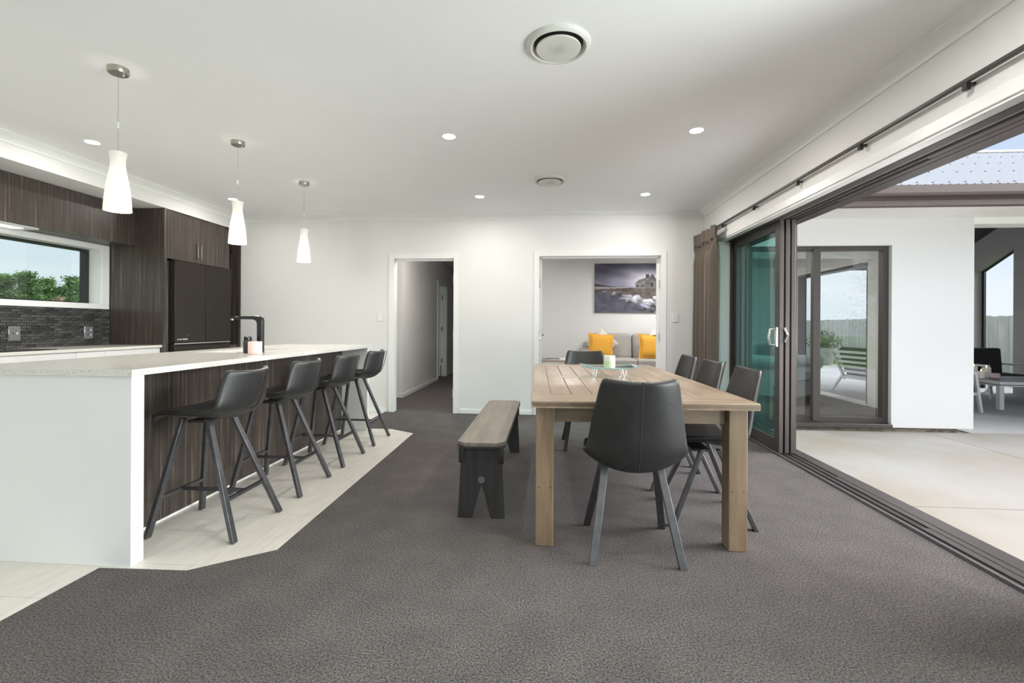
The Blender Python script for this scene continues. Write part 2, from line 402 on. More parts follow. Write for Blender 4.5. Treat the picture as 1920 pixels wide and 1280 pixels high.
for row in range(16):
    y0 = 1.16 + row * TW
    off = (row % 3) * 0.4
    x = -4.71 - off
    while x < -1.3:
        p = clip(tiles_poly, x + .001, x + TL - .001, y0 + .001, y0 + TW - .001)
        if len(p) >= 3 and area(p) > 0.002:
            MB().prism(p, 'Z', -0.004, 0.0).build('tile', 'floor_tile', ft)
        x += TL

# --- ceiling and cornices
tag(B(-5.0, 2.1, -4.0, 6.02, CZ, CZ + 0.12).build('ceiling', 'ceiling_paint'), 'flat white plaster ceiling over kitchen and dining area', 'ceiling', **ST)
def cornice(name, label, path_fn, a0, a1):
    prof = [(0, 0), (0.09, 0), (0.09, -0.008), (0.078, -0.012), (0.070, -0.018), (0.050, -0.024), (0.032, -0.034), (0.018, -0.048), (0.012, -0.056), (0.012, -0.066), (0, -0.066)]
    mb = MB(); n = len(prof)
    vs = [path_fn(u, v, a) for a in (a0, a1) for u, v in prof]
    mb.add(vs, [tuple(range(n)), tuple(range(n, 2 * n))] + [(k, (k + 1) % n, n + (k + 1) % n, n + k) for k in range(n)])
    return tag(mb.build(name, 'trim_white', smooth=True), label, 'cornice', **ST)
BX = -4.07
cornice('trim_1', 'white stepped cornice along the top of the back wall', lambda u, v, a: (a, YB - u, CZ + v), BX, XR)
cornice('trim_2', 'white stepped cornice above the curtain track', lambda u, v, a: (XR - u, a, CZ + v), YR, YB)
cornice('trim_3', 'white stepped cornice along the kitchen bulkhead', lambda u, v, a: (BX + u, a, CZ + v), YR, YB)

# --- walls
D1 = (-1.995, -1.19, 0, 2.0); D2 = (-0.115, 1.42, 0, 2.02)
tag(wall_with_holes(XL - .2, 2.25, 0, CZ, [D1, D2], lambda a, b, c, d: (a, b, YB, YB + .10, c, d)).build('wall_back', 'wall_paint'),
    'off white back wall with a hall doorway and a wide lounge opening', 'wall', **ST)
SO = (1.95, 5.40, 0, 2.09)      # stacker opening
tag(wall_with_holes(YR, YB, 0, CZ, [(-1.7, 1.5, .05, 2.1), SO], lambda a, b, c, d: (XR, 2.20, a, b, c, d)).build('wall_right', 'wall_paint'),
    'off white right wall with the wide opening to the patio', 'wall', **ST)
KW = (2.6, 4.60, 1.325, 1.915)
tag(wall_with_holes(YR, YB, 0, CZ, [KW], lambda a, b, c, d: (XL - .2, XL, a, b, c, d)).build('wall_left', 'wall_paint'),
    'kitchen wall behind the bench with the long low window', 'wall', **ST)
tag(wall_with_holes(XL - .2, 2.2, 0, CZ, [(-3.6, 1.2, 0.1, 2.2)], lambda a, b, c, d: (a, b, YR - .15, YR, c, d)).build('wall_rear', 'wall_paint'),
    'wall behind the viewer with the added unseen glazing', 'wall', **ST)
tag(B(XL, BX, YR, YB, 2.365, CZ).build('wall_bulkhead', 'wall_paint'), 'white dropped bulkhead above the kitchen cabinets', 'bulkhead', **ST)

# --- baseboards
tag(MB().box(-2.10, -2.07, YB - .012, YB, 0, .055).box(-2.6, -2.10, YB - .012, YB, 0, .055).box(-1.115, -.185, YB - .012, YB, 0, .055).box(1.50, XR, YB - .012, YB, 0, .055).build('baseboard_back', 'trim_white', bevel=.003),
    'thin white skirting along the back wall', 'skirting', **ST)
tag(B(XR - .012, XR, 5.47, YB - .012, 0, .055).build('baseboard_right', 'trim_white', bevel=.003), 'short white skirting behind the curtain', 'skirting', **ST)

# --- doorways: architraves and jambs
def architrave(parent, x0, x1, zt, w_=0.072, d=0.016, y=YB):
    B(x0 - w_, x0, y - d, y, 0, zt + w_).build('architrave', 'trim_white', parent, bevel=.003)
    B(x1, x1 + w_, y - d, y, 0, zt + w_).build('architrave', 'trim_white', parent, bevel=.003)
    B(x0, x1, y - d, y, zt, zt + w_).build('architrave', 'trim_white', parent, bevel=.003)
def jamb(parent, x0, x1, zt, y0=YB - .002, y1=YB + .102, t=.014):
    B(x0 - t, x0, y0, y1, 0, zt + t).build('jamb', 'trim_white', parent)
    B(x1, x1 + t, y0, y1, 0, zt + t).build('jamb', 'trim_white', parent)
    B(x0, x1, y0, y1, zt, zt + t).build('jamb', 'trim_white', parent)
def hinge(parent, x, y, z):
    MB().tube([(x, y, z - .05), (x, y, z + .05)], .008, 8).box(x - .001, x + .012, y, y + .03, z - .05, z + .05).build('hinge', 'chrome', parent)
d1 = thing('door_1', 'white framed hall doorway standing open beside the island', 'doorway', kind='structure')
architrave(d1, -1.981, -1.202, 1.988); jamb(d1, -1.981, -1.202, 1.988)
B(-1.962, -1.222, YB + .05, YB + .075, 1.965, 1.988).build('door_stop', 'trim_white', d1)
for z in (.25, 1.0, 1.72): hinge(d1, -1.207, YB + .012, z)
d2 = thing('door_2', 'wide white framed double door opening into the lounge', 'doorway', kind='structure')
architrave(d2, -0.104, 1.408, 2.010, .066); jamb(d2, -0.104, 1.408, 2.010)
B(-0.07, 1.374, YB + .05, YB + .085, 1.99, 2.01).build('door_stop', 'trim_white', d2)
def leaf(parent, hx, sgn, ang):
    lo = B(0, 0.70, -.018, .018, .012, 1.985).build('door_leaf', 'trim_white', parent, bevel=.002)
    lo.location = (hx, YB + .115, 0); lo.rotation_euler = (0, 0, ang)
    h = MB().tube([(.64, 0, 1.0), (.64, -.055 * sgn, 1.0), (.54, -.055 * sgn, 1.0)], .008, 8)
    h.tube([(.64, -.018 * sgn, 1.0), (.64, -.024 * sgn, 1.0)], .026, 12)
    h.build('handle', 'gunmetal', lo)
leaf(d2, -0.088, 1, math.radians(92)); leaf(d2, 1.395, -1, math.radians(76))
for x in (-0.096, 1.400):
    for z in (.3, 1.0, 1.66): hinge(d2, x, YB + .05, z)

# --- hall behind the first doorway
tag(B(-3.2, -2.25, 7.14, 7.24, 0, CZ).build('wall_hall_end', 'wall_paint'), 'short pale wall facing the hall doorway', 'wall', **ST)
tag(wall_with_holes(7.24, 13.0, 0, CZ, [(9.50, 10.28, 0, 1.99)], lambda a, b, c, d: (-2.35, -2.25, a, b, c, d)).build('wall_hall_left', 'wall_paint'), 'long hall wall receding from the doorway', 'wall', **ST)
tag(MB().box(-1.05, -0.92, YB + .10, 13.0, 0, CZ).build('wall_hall_right', 'wall_paint'), 'right hand wall of the hall', 'wall', **ST)
tag(B(-3.3, -0.9, 13.0, 13.1, 0, CZ).build('wall_hall_far', 'wall_paint'), 'far end wall of the hall', 'wall', **ST)
tag(B(-3.3, -3.2, YB + .1, 7.24, 0, CZ).build('wall_hall_side', 'wall_paint'), 'side wall at the near end of the hall', 'wall', **ST)
tag(B(-3.5, -0.92, 6.02, 13.1, 2.50, 2.62).build('ceiling_hall', 'ceiling_paint'), 'hall ceiling', 'ceiling', **ST)
tag(MB().box(-3.2, -2.238, 7.128, 7.14, 0, .06).build('baseboard_hall_end', 'trim_white'), 'skirting of the short hall wall', 'skirting', **ST)
tag(MB().box(-2.25, -2.238, 7.14, 9.43, 0, .06).box(-2.25, -2.238, 10.35, 13, 0, .06).build('baseboard_hall', 'trim_white'), 'skirting of the long hall wall', 'skirting', **ST)
d3 = thing('door_3', 'white framed door standing ajar far along the hall wall', 'doorway', kind='structure')
for y0, y1, z0, z1 in ((9.43, 9.50, 0, 2.06), (10.28, 10.35, 0, 2.06), (9.50, 10.28, 1.99, 2.06)):
    B(-2.25, -2.234, y0, y1, z0, z1).build('architrave', 'trim_white', d3)
B(-2.352, -2.248, 10.266, 10.28, 0, 1.99).build('jamb', 'trim_white', d3)
lf = B(-.75, 0, -.018, .018, .012, 1.975).build('door_leaf', 'trim_white', d3); lf.location = (-2.36, 10.2, 0)
for z in (.35, 1.05, 1.75):
    MB().box(-2.35, -2.33, 10.255, 10.267, z - .05, z + .05).build('hinge', 'gunmetal', d3)
tag(B(-4.0, -2.9, 9.0, 11.0, 0, CZ).build('wall_hall_room', 'wall_paint'), 'wall of the room beyond the ajar hall door', 'wall', **ST)

# --- lounge shell (room behind the double doors, also seen through the wing window)
LB = 9.42
tag(B(-1.0, 4.70, LB, LB + .15, 0, CZ).build('wall_lounge_back', 'lounge_paint'), 'pale grey lounge wall carrying the landscape canvas', 'wall', **ST)
tag(B(-0.92, -0.80, YB + .1, LB, 0, CZ).build('wall_lounge_left', 'lounge_paint'), 'left side wall of the lounge', 'wall', **ST)
tag(B(-0.92, 4.76, YB + .09, LB + .1, 2.52, 2.62).build('ceiling_lounge', 'ceiling_paint'), 'lounge ceiling', 'ceiling', **ST)
cornice('trim_4', 'white cornice on the lounge back wall', lambda u, v, a: (a, LB - u, 2.52 + v), -0.8, 4.6)
LS = (7.12, 9.02, 0, 2.08)
tag(wall_with_holes(5.62, LB + .15, -.02, 2.62, [LS], lambda a, b, c, d: (4.62, 4.755, a, b, c, d)).build('wall_lounge_right', ['render_white']), 'end wall of the wing with the slider to the covered deck', 'wall', **ST)
ls = thing('door_4', 'open glazed slider at the far side of the lounge', 'sliding door', kind='structure')
B(4.60, 4.80, 7.12, 9.02, -.02, .02).build('door_sill', 'trim_white', ls)
for y0, y1 in ((7.12, 7.16), (8.98, 9.02)): B(4.63, 4.76, y0, y1, 0, 2.08).build('jamb', 'alu_bronze', ls)
B(4.63, 4.76, 7.16, 8.98, 2.03, 2.08).build('door_head', 'alu_bronze', ls)

# --- kitchen window
win = thing('window_1', 'long low kitchen window with white reveal and black frame', 'window', kind='structure')
MB().box(XL, XL + .018, 2.50, 4.675, 1.28, 1.325).build('architrave', 'trim_white', win, bevel=.003)
MB().box(XL, XL + .018, 2.50, 4.675, 1.912, 1.955).build('architrave', 'trim_white', win, bevel=.003)
MB().box(XL, XL + .018, 4.595, 4.675, 1.325, 1.912).build('architrave', 'trim_white', win, bevel=.003)
MB().box(XL - .13, XL + .004, 2.6, 4.60, 1.325, 1.335).build('reveal', 'trim_white', win)
MB().box(XL - .13, XL + .004, 2.6, 4.60, 1.905, 1.915).build('reveal', 'trim_white', win)
MB().box(XL - .13, XL + .004, 4.59, 4.60, 1.335, 1.905).build('reveal', 'trim_white', win)
fx0, fx1 = XL - .19, XL - .13
B(fx0, fx1, 2.6, 4.59, 1.325, 1.352).build('window_frame', 'alu_black', win)
B(fx0, fx1, 2.6, 4.59, 1.882, 1.915).build('window_frame', 'alu_black', win)
B(fx0, fx1, 4.545, 4.60, 1.352, 1.882).build('window_frame', 'alu_black', win)
B(XL - .165, XL - .161, 2.6, 4.545, 1.352, 1.882).build('pane', 'pane', win)
wr = thing('added_window_2', 'unseen glazing added behind the viewer to let light in', 'window', kind='structure')  # unseen glazed opening, added to brighten the room from behind
for x in (-3.6, -2.0, -0.4, 1.15): B(x, x + .05, YR - .12, YR - .06, .1, 2.2).build('window_frame', 'alu_bronze', wr)
B(-3.6, 1.2, YR - .12, YR - .06, .1, .15).build('window_frame', 'alu_bronze', wr); B(-3.6, 1.2, YR - .12, YR - .06, 2.15, 2.2).build('window_frame', 'alu_bronze', wr)
B(-3.55, 1.15, YR - .095, YR - .09, .15, 2.15).build('pane', 'pane', wr)

w5 = thing('added_window_5', 'unseen slider added in the right wall behind the viewer to let light in', 'window', kind='structure')  # unseen slider, added so the terrace fill light reaches the ceiling
for y in (-1.7, -.12, 1.45): B(2.05, 2.11, y, y + .05, .05, 2.1).build('window_frame', 'alu_bronze', w5)
B(2.05, 2.11, -1.65, 1.45, .05, .11).build('window_frame', 'alu_bronze', w5); B(2.05, 2.11, -1.65, 1.45, 2.04, 2.1).build('window_frame', 'alu_bronze', w5)
B(2.078, 2.083, -1.65, 1.45, .11, 2.04).build('pane', 'pane', w5)

# --- stacker door in the right wall
st = thing('door_5', 'bronze aluminium stacker door slid back along the patio opening', 'sliding door', kind='structure')
def trimbox(*a): B(*a).build('architrave', 'trim_white', st, bevel=.004)
trimbox(XR - .016, XR, SO[0] - .07, 5.47, 2.09, 2.155); trimbox(XR - .016, XR, 5.39, 5.47, 0, 2.09); trimbox(XR - .016, XR, SO[0] - .07, SO[0], 0, 2.09)
B(XR - .006, 1.985, SO[0], 5.39, 2.078, 2.09).build('reveal', 'trim_white', st)
B(XR - .006, 2.03, 5.378, 5.39, 0, 2.078).build('reveal', 'trim_white', st)
# head with three channels
B(1.985, 2.30, SO[0], 5.40, 2.125, 2.16).build('channel_backing', 'alu_black', st)  # coloured black to deepen the shade inside the head channels
hd = MB()
for x0, x1 in ((1.985, 2.052), (2.098, 2.108), (2.150, 2.160), (2.200, 2.30)): hd.box(x0, x1, SO[0], 5.40, 2.075, 2.126)
hd.box(2.160, 2.202, SO[0], 3.70, 2.077, 2.118); hd.box(2.108, 2.152, SO[0], 2.79, 2.077, 2.118)
hd.build('door_head', 'alu_bronze', st)
B(2.03, 2.205, 5.352, 5.40, 0, 2.09).build('jamb', 'alu_bronze', st, bevel=.003)
B(2.03, 2.30, SO[0], SO[0] + .05, 0, 2.09).build('jamb', 'alu_bronze', st, bevel=.003)
sl = MB(); sl.box(2.03, 2.31, SO[0], 5.40, -.06, -.018)
for x0, x1 in ((2.098, 2.108), (2.150, 2.160)): sl.box(x0, x1, SO[0], 5.34, -.02, .004)
sl.box(2.200, 2.30, SO[0], 5.34, -.03, .004)
sl.box(2.160, 2.202, SO[0], 3.70, -.02, .002); sl.box(2.108, 2.152, SO[0], 2.79, -.02, .002)
sl.build('sill_channel', 'alu_bronze', st)
for x in (2.075, 2.129, 2.181):
    MB().tube([(x, SO[0], -.004), (x, 5.34, -.004)], .006, 8).box(x - .003, x + .003, SO[0], 5.34, -.02, -.004).build('track_rail', 'alu_track', st)
B(2.024, 2.052, SO[0], 5.36, -.03, .004).build('sill_nosing', 'alu_black', st, bevel=.003)
MB().tube([(2.046, SO[0], .006), (2.046, 5.34, .006)], .007, 12).build('nosing_bead', 'alu_track', st, smooth=True)
def panel(x, y0, y1, handle=False):
    p = MB()
    fw = .085
    p.box(x - .018, x + .018, y0, y0 + fw, .006, 2.112); p.box(x - .018, x + .018, y1 - fw, y1, .006, 2.112)
    p.box(x - .018, x + .018, y0 + fw, y1 - fw, .006, .125); p.box(x - .018, x + .018, y0 + fw, y1 - fw, 2.0, 2.112)
    o = p.build('sliding_panel', 'alu_bronze', st, bevel=.003)
    B(x - .003, x + .003, y0 + fw - .01, y1 - fw + .01, .115, 2.01).build('pane', 'pane_teal', o)
    if handle:
        h = MB().box(x - .034, x - .018, y0 + .016, y0 + .058, .955, 1.125)
        h.tube([(x - .03, y0 + .04, 1.115), (x - .075, y0 + .05, 1.11), (x - .085, y0 + .055, 1.04), (x - .075, y0 + .05, .97), (x - .03, y0 + .04, .965)], .010, 8)
        h.build('handle', 'chrome', o, smooth=True)
    return o
panel(2.076, 4.315, 5.35, True); panel(2.129, 4.318, 5.35); panel(2.181, 4.322, 5.35)
B(2.205, 2.28, 4.46, 4.50, .01, 2.08).build('interlock', 'alu_bronze', st)
MB().tube([(2.10, 4.312, 1.0), (2.115, 4.285, 1.06), (2.10, 4.312, 1.12)], .012, 8).build('pull', 'chrome', st)

# ================================================================== OUTSIDE
GZ = -0.05
pt = tag(B(-4, 9.3, -3.2, 30, -.20, -.062).build('patio', 'concrete_grey'), 'pale concrete patio beyond the stacker door', 'patio', **ST)
for (x0, x1, y0, y1) in ((2.31, 4.278, 3.274, 5.70), (2.31, 4.278, 0.8, 3.266), (4.286, 9.29, 0.8, 3.266), (4.286, 6.6, 3.274, 5.62), (6.608, 9.29, 3.274, 5.62)):
    B(x0, x1, y0, y1, -.062, GZ).build('paving_slab', 'concrete', pt)
for (x0, x1, y0, y1) in ((4.76, 9.29, 5.628, 10.6), (4.76, 9.29, 10.608, 16.0), (4.76, 9.29, 16.008, 25)):
    B(x0, x1, y0, y1, -.062, GZ).build('paving_slab', 'concrete_grey', pt)
lawn = MB().box(9.3, 60, -60, 60, -.25, -.10).box(4.5, 9.3, -60, .79, -.25, -.09).box(-70, -5.2, -60, 60, -.3, -.15).box(-5.2, 9.3, -60, -4.2, -.25, -.12).box(-5.2, 9.3, 14, 60, -.3, -.19)
tag(lawn.build('lawn', 'grass'), 'green mown lawn around the house', 'lawn', **ST)

# --- wing of the house across the patio
WY = 5.60
WW = (2.33, 3.895, 0.005, 2.065)
tag(wall_with_holes(2.20, 4.765, -.002, 2.37, [WW], lambda a, b, c, d: (a, b, WY, WY + .22, c, d)).build('wall_wing', 'render_white'), 'white rendered wall of the wing facing the patio', 'wall', **ST)
tag(B(2.20, 4.63, WY + .03, WY + .20, -.062, 0).build('wall_plinth', 'plinth'), 'rough concrete plinth under the white wing wall', 'plinth', **ST)
wg = thing('window_3', 'bronze framed two pane window in the white wing wall', 'window', kind='structure')
for a in ((2.33, 2.39, 0.005, 2.065), (3.835, 3.895, 0.005, 2.065), (2.39, 3.835, 2.018, 2.065), (2.39, 3.835, 0.03, 0.10)):
    B(a[0], a[1], WY + .05, WY + .13, a[2], a[3]).build('window_frame', 'alu_bronze', wg, bevel=.003)
B(3.052, 3.132, WY + .015, WY + .075, .06, 2.03).build('mullion', 'alu_bronze', wg, bevel=.003)
B(2.31, 3.90, WY - .02, WY + .06, -.01, .035).build('window_sill', 'alu_bronze', wg, bevel=.004)
B(2.38, 3.06, WY + .095, WY + .101, .095, 2.02).build('pane', 'pane_wing', wg)
B(3.125, 3.84, WY + .105, WY + .111, .095, 2.02).build('pane', 'pane_wing', wg)
tag(B(4.765, 9.0, WY, WY + .22, 2.295, 2.37).build('wall_lintel', 'soffit_white'), 'white lintel spanning the covered deck opening', 'lintel', **ST)
tag(MB().box(2.1, 9.1, 5.05, WY + .22, 2.37, 2.395).build('ceiling_soffit', 'soffit_white'), 'cream soffit under the wing eaves', 'soffit', **ST)
rf = thing('wing_roof', 'pale corrugated steel roof of the wing with bronze gutter', 'roof', kind='structure')
def gutter(parent, x0, x1, yf):
    B(x0, x1, yf + .05, yf + .075, 2.355, 2.50).build('fascia', 'fascia_bronze', parent)
    B(x0, x1, yf + .02, yf + .05, 2.36, 2.42).build('fascia_trim', 'fascia_bronze', parent, bevel=.006)
    MB().prism([(yf + .05, 2.445), (yf - .05, 2.45), (yf - .07, 2.47), (yf - .07, 2.545), (yf - .06, 2.545), (yf - .06, 2.475), (yf + .05, 2.46)], 'X', x0, x1).build('gutter', 'fascia_bronze', parent)
gutter(rf, 2.7, 9.1, 4.98)
TANP = 0.45; RIDGE = 8.0
def corrugated(x0, x1, y0, y1, z0, tan, parent, flip=False):
    nx = int((x1 - x0) / .076 * 6)
    def fn(u, v):
        x = x0 + (x1 - x0) * u; y = y0 + (y1 - y0) * v
        return (x, y, z0 + abs(y - y0) * tan + .013 * math.sin(2 * PI * (x - x0) / .076))
    mb = MB().grid(fn, nx, 1)
    return mb.build('roof_sheet', 'roof_sheet', parent, smooth=True, fix=False)
RY0 = 4.93
corrugated(2.2, 9.2, RY0, RIDGE, 2.545, TANP, rf)
corrugated(2.2, 9.2, 2 * RIDGE - RY0, RIDGE, 2.545, TANP, rf)
B(2.2, 9.2, RIDGE - .1, RIDGE + .1, 2.545 + (RIDGE - RY0) * TANP - .02, 2.545 + (RIDGE - RY0) * TANP + .012).build('ridge_cap', 'roof_sheet', rf)
sc = MB()
for k, yy in enumerate((5.0, 5.75, 6.5, 7.25, 7.9)):
    for i in range(42):
        x = 2.4 + i * .152 + (k % 2) * .076 - .057
        z = 2.545 + (yy - RY0) * TANP + .013
        sc.box(x - .006, x + .006, yy - .006, yy + .006, z, z + .008)
o = sc.build('roof_screws', 'screw', rf); o['kind'] = 'stuff'

# --- covered deck at the end of the wing
GX = 8.46
zr = lambda y: 2.81 + (9.954 - y) * 0.434
gm = MB()
gm.prism([(5.6, GZ), (9.16, GZ), (9.16, zr(9.16) + .1), (8.0, zr(8.0) + .08), (5.6, 2.60)], 'X', GX, GX + .2)
gm.prism([(9.16, 2.665), (9.95, 2.255), (9.95, zr(9.95) + .1), (9.16, zr(9.16) + .1)], 'X', GX, GX + .2)
gm.prism([(9.95, GZ), (10.3, GZ), (10.3, zr(10.3) + .1), (9.95, zr(9.95) + .1)], 'X', GX, GX + .2)
tag(gm.build('wall_deck_gable', 'render_grey'), 'grey gable wall of the covered deck with a raked opening', 'wall', **ST)
dw = thing('window_4', 'black framed raked opening in the grey gable wall', 'window', kind='structure')
B(GX + .15, GX + .19, 9.905, 9.95, GZ, 2.26).build('window_frame', 'alu_black', dw)
MB().prism([(9.16, 2.665), (9.95, 2.255), (9.95, 2.225), (9.16, 2.635)], 'X', GX + .15, GX + .19).build('window_frame', 'alu_black', dw)
tag(MB().prism([(5.82, 2.72), (8.0, zr(8.0)), (10.9, zr(10.9)), (10.9, zr(10.9) + .05), (8.0, zr(8.0) + .05), (5.82, 2.77)], 'X', 4.76, GX).build('ceiling_deck', 'loggia_ceiling'), 'dark raked ceiling of the covered deck', 'ceiling', **ST)

# --- garage wing beyond the rear lawn (seen mirrored in the wing window)
rw = thing('garage', 'low white garage with hipped metal roof across the rear lawn', 'building', kind='structure')
B(3.6, 7.5, -8.0, -2.1, -.1, 2.75).build('wall', 'render_white', rw)
B(3.1, 8.0, -8.5, -1.6, 2.75, 2.775).build('soffit', 'soffit_white', rw)
B(3.1, 8.05, -1.6, -1.56, 2.72, 2.96).build('fascia', 'fascia_bronze', rw); B(8.0, 8.05, -8.5, -1.6, 2.72, 2.96).build('fascia', 'fascia_bronze', rw)
B(7.4, 7.48, -2.1, -2.02, -.1, 2.7).build('downpipe', 'outdoor_alu', rw)
MB().add([(3.0, -1.5, 2.95), (8.1, -1.5, 2.95), (8.1, -8.6, 2.95), (3.0, -8.6, 2.95), (5.55, -4, 4.1), (5.55, -6, 4.1)],
         [(0, 1, 4), (1, 2, 5, 4), (2, 3, 5), (3, 0, 4, 5), (0, 3, 2, 1)]).build('roof_sheet', 'roof_sheet', rw)
MB().lathe([(.06, 0), (.06, -.006)], 16, (5.2, -1.85, 2.749)).build('soffit_light', 'soffit_led', rw)
# main roof eaves over the stacker door
rm = thing('main_eaves', 'eaves of the main roof above the stacker door', 'eaves', kind='structure')
B(2.2, 2.72, -4.0, 5.05, 2.40, 2.42).build('soffit', 'soffit_white', rm); B(2.70, 2.74, -4.0, 4.9, 2.39, 2.56).build('fascia', 'fascia_bronze', rm)
B(-5.2, 2.75, -4.0, 13.2, 2.68, 2.74).build('roof_sheet', 'roof_sheet', rm)

# --- fence along the garden
fn = thing('fence', 'weathered grey paling fence along the far lawn', 'fence', (11.5, 0, 0))
rng = random.Random(3)
bm0 = None
yy = 8.0; k = 0
variants = []
for i in range(6):
    o = B(0, .02, 0, .148, 0, 1.0).build('paling', 'fence_wood', fn); variants.append(o.data)
    bpy.data.objects.remove(o)
while yy < 27:
    o = bpy.data.objects.new('paling', variants[k % 6]); C.objects.link(o); o.parent = fn
    o.location = (rng.uniform(-.004, .004), yy, -.10); o.scale = (1, 1, 1.55 + rng.uniform(-.012, .012))
    yy += .152; k += 1
for z in (.2, .75, 1.3): B(.02, .06, 8, 27, z - .04, z + .04).build('fence_rail', 'fence_wood', fn)
for y in range(9, 27, 2): B(.06, .16, y - .05, y + .05, -.1, 1.4).build('fence_post', 'fence_wood', fn)

# --- planter
pl = thing('planter', 'round grey stone planter with a leafy shrub on the lawn edge', 'planter', (8.75, 15.5, GZ))
MB().lathe([(.20, 0), (.24, .08), (.30, .30), (.335, .50), (.345, .54), (.31, .54), (.30, .47), (0.01, .46)], 24, caps=(True, True)).build('pot', 'pot_stone', pl, smooth=True)
rng = random.Random(5); lf = MB()
for i in range(700):
    a = rng.uniform(0, 2 * PI); e = rng.uniform(.15, 1.45); r = rng.uniform(.1, .55)
    c = Vector((math.cos(a) * math.cos(e) * r * 1.05, math.sin(a) * math.cos(e) * r * 1.05, .5 + math.sin(e) * r * 1.1))
    d = Vector((rng.gauss(0, 1), rng.gauss(0, 1), rng.gauss(.5, 1))).normalized(); s_ = d.cross(Vector((rng.random(), rng.random(), rng.random()))).normalized()
    L, W_ = .09, .018
    lf.add([c - d * L / 2, c + s_ * W_, c + d * L / 2, c - s_ * W_], [(0, 1, 2, 3)])
lf.build('leaves', 'foliage_pale', pl, fix=False)
stm = MB()
for i in range(9):
    a = i * .7; stm.tube([(0, 0, .46), (math.cos(a) * .2, math.sin(a) * .2, .85), (math.cos(a) * .3, math.sin(a) * .3, 1.0)], .008, 5)
stm.build('stems', 'bark', pl)

# --- trees
def tree(name, label, x, y, h, r, m, seed, group, conifer=True, n=5200, base=-.15):
    rng = random.Random(seed)
    t = thing(name, label, 'tree', (x, y, base), group=group)
    MB().tube([(0, 0, 0), (0.1, 0, h * .4), (0, .1, h * .9)], [.16, .11, .03], 7).build('trunk', 'bark', t)
    mb = MB()
    nb = 90
    br = []
    for i in range(nb):
        hh = h * (0.06 + .92 * (i / nb)); rr = r * (1 - (i / nb) ** 1.5 * .82) * rng.uniform(.55, 1.12)
        a = rng.uniform(0, 2 * PI)
        br.append((hh, rr, a))
    for i in range(n):
        hh, rr, a = rng.choice(br)
        k = rng.random() ** .6
        c = Vector((math.cos(a) * rr * k, math.sin(a) * rr * k, hh + rr * .28 * k * k))
        sp = .10 * r + .04
        c += Vector((rng.gauss(0, sp), rng.gauss(0, sp), rng.gauss(0, sp * .55)))
        d = Vector((math.cos(a) + rng.gauss(0, .6), math.sin(a) + rng.gauss(0, .6), rng.gauss(.45, .5))).normalized()
        s_ = d.cross(Vector((rng.gauss(0, 1), rng.gauss(0, 1), rng.gauss(0, 1)))).normalized()
        L, W_ = rng.uniform(.12, .26) * (h / 5) ** .5, rng.uniform(.025, .05) * (h / 5) ** .5
        mb.add([c - s_ * W_, c + s_ * W_, c + d * L], [(0, 1, 2)])
    mb.build('crown', m, t, fix=False)
    return t
G = 'conifers beyond the kitchen window'
P8 = [(-26.5, 20.9, 3.55, .80, 'foliage', 'leftmost green conifer beyond the kitchen window'),
      (-25.0, 20.6, 3.62, .95, 'foliage_dark', 'widest and tallest green conifer beyond the kitchen window'),
      (-25.5, 21.9, 3.42, .85, 'foliage', 'green conifer in the middle of the kitchen window'),
      (-29.0, 25.8, 3.35, .32, 'foliage_dark', 'small distant conifer in the gap of the window tree line'),
      (-24.5, 22.45, 3.58, .68, 'foliage', 'green conifer near the right edge of the kitchen window'),
      (-27.0, 25.5, 3.66, .75, 'foliage_light', 'pale green conifer half hidden by the right window frame')]
for i, (x, y, h_, r_, m_, lab) in enumerate(P8): tree('conifer', lab, x, y, h_ + .12, r_, m_, 20 + i, G, n=6500)
tree('shrub', 'brownish bare shrub between the window conifers', -23.5, 20.75, 2.55, .5, 'foliage_brown', 50, None, n=1800)
for i in range(5):
    tree('garden_tree', ['dark broad tree across the rear lawn, nearest the house', 'dark tree across the rear lawn, second from the house', 'dark tree across the rear lawn, third from the house', 'dark tree across the rear lawn, fourth from the house', 'dark tree across the rear lawn, farthest from the house'][i],
         14 + i * 4.5, -22 - (i % 2) * 3, 6.5 + i % 3, 2.6, 'foliage_dark', 70 + i, 'trees across the rear lawn', n=3500)

# --- outdoor furniture on the covered deck
def outdoor_seat(name, label, loc, rz, wide, group='outdoor lounge set', rec=17):
    t = thing(name, label, 'outdoor seat', loc, rz, group)
    hw = wide / 2
    for s_ in (-1, 1):
        MB().bar((s_ * hw, .36, 0), (s_ * hw, .28, .55), .045, .03).build('leg', 'outdoor_alu', t)
        MB().bar((s_ * hw, -.52, 0), (s_ * hw, -.30, .30), .045, .03).build('leg', 'outdoor_alu', t)
        MB().bar((s_ * hw, .30, .55), (s_ * hw, -.38, .55), .06, .03).build('armrest', 'outdoor_alu', t)
        MB().bar((s_ * hw, -.26, .22), (s_ * hw, -.52, .76), .045, .03).build('back_post', 'outdoor_alu', t)
    MB().box(-hw, hw, -.34, .34, .24, .28).build('seat_frame', 'outdoor_alu', t)
    for i in range(6):
        f = i / 5
        MB().bar((-hw, -.28 - .23 * f, .28 + .46 * f), (hw, -.28 - .23 * f, .28 + .46 * f), .02, .045).build('back_slat', 'outdoor_alu', t)
    n = max(1, round(wide / .7)); cw = wide / n
    for i in range(n):
        x0 = -hw + i * cw
        B(x0 + .02, x0 + cw - .02, -.26, .36, .285, .40).build('seat_cushion', 'cushion_dark', t, bevel=.03, seg=3)
        c = B(x0 + .02, x0 + cw - .02, -.06, .06, 0, .46).build('back_cushion', 'cushion_dark', t, bevel=.04, seg=3)
        c.location = (0, -.24, .37); c.rotation_euler = (math.radians(rec), 0, 0)
    return t
outdoor_seat('outdoor_sofa', 'pale slatted outdoor sofa with dark cushions seen through the wing window', (5.97, 8.58, GZ), math.radians(-82), 1.45)
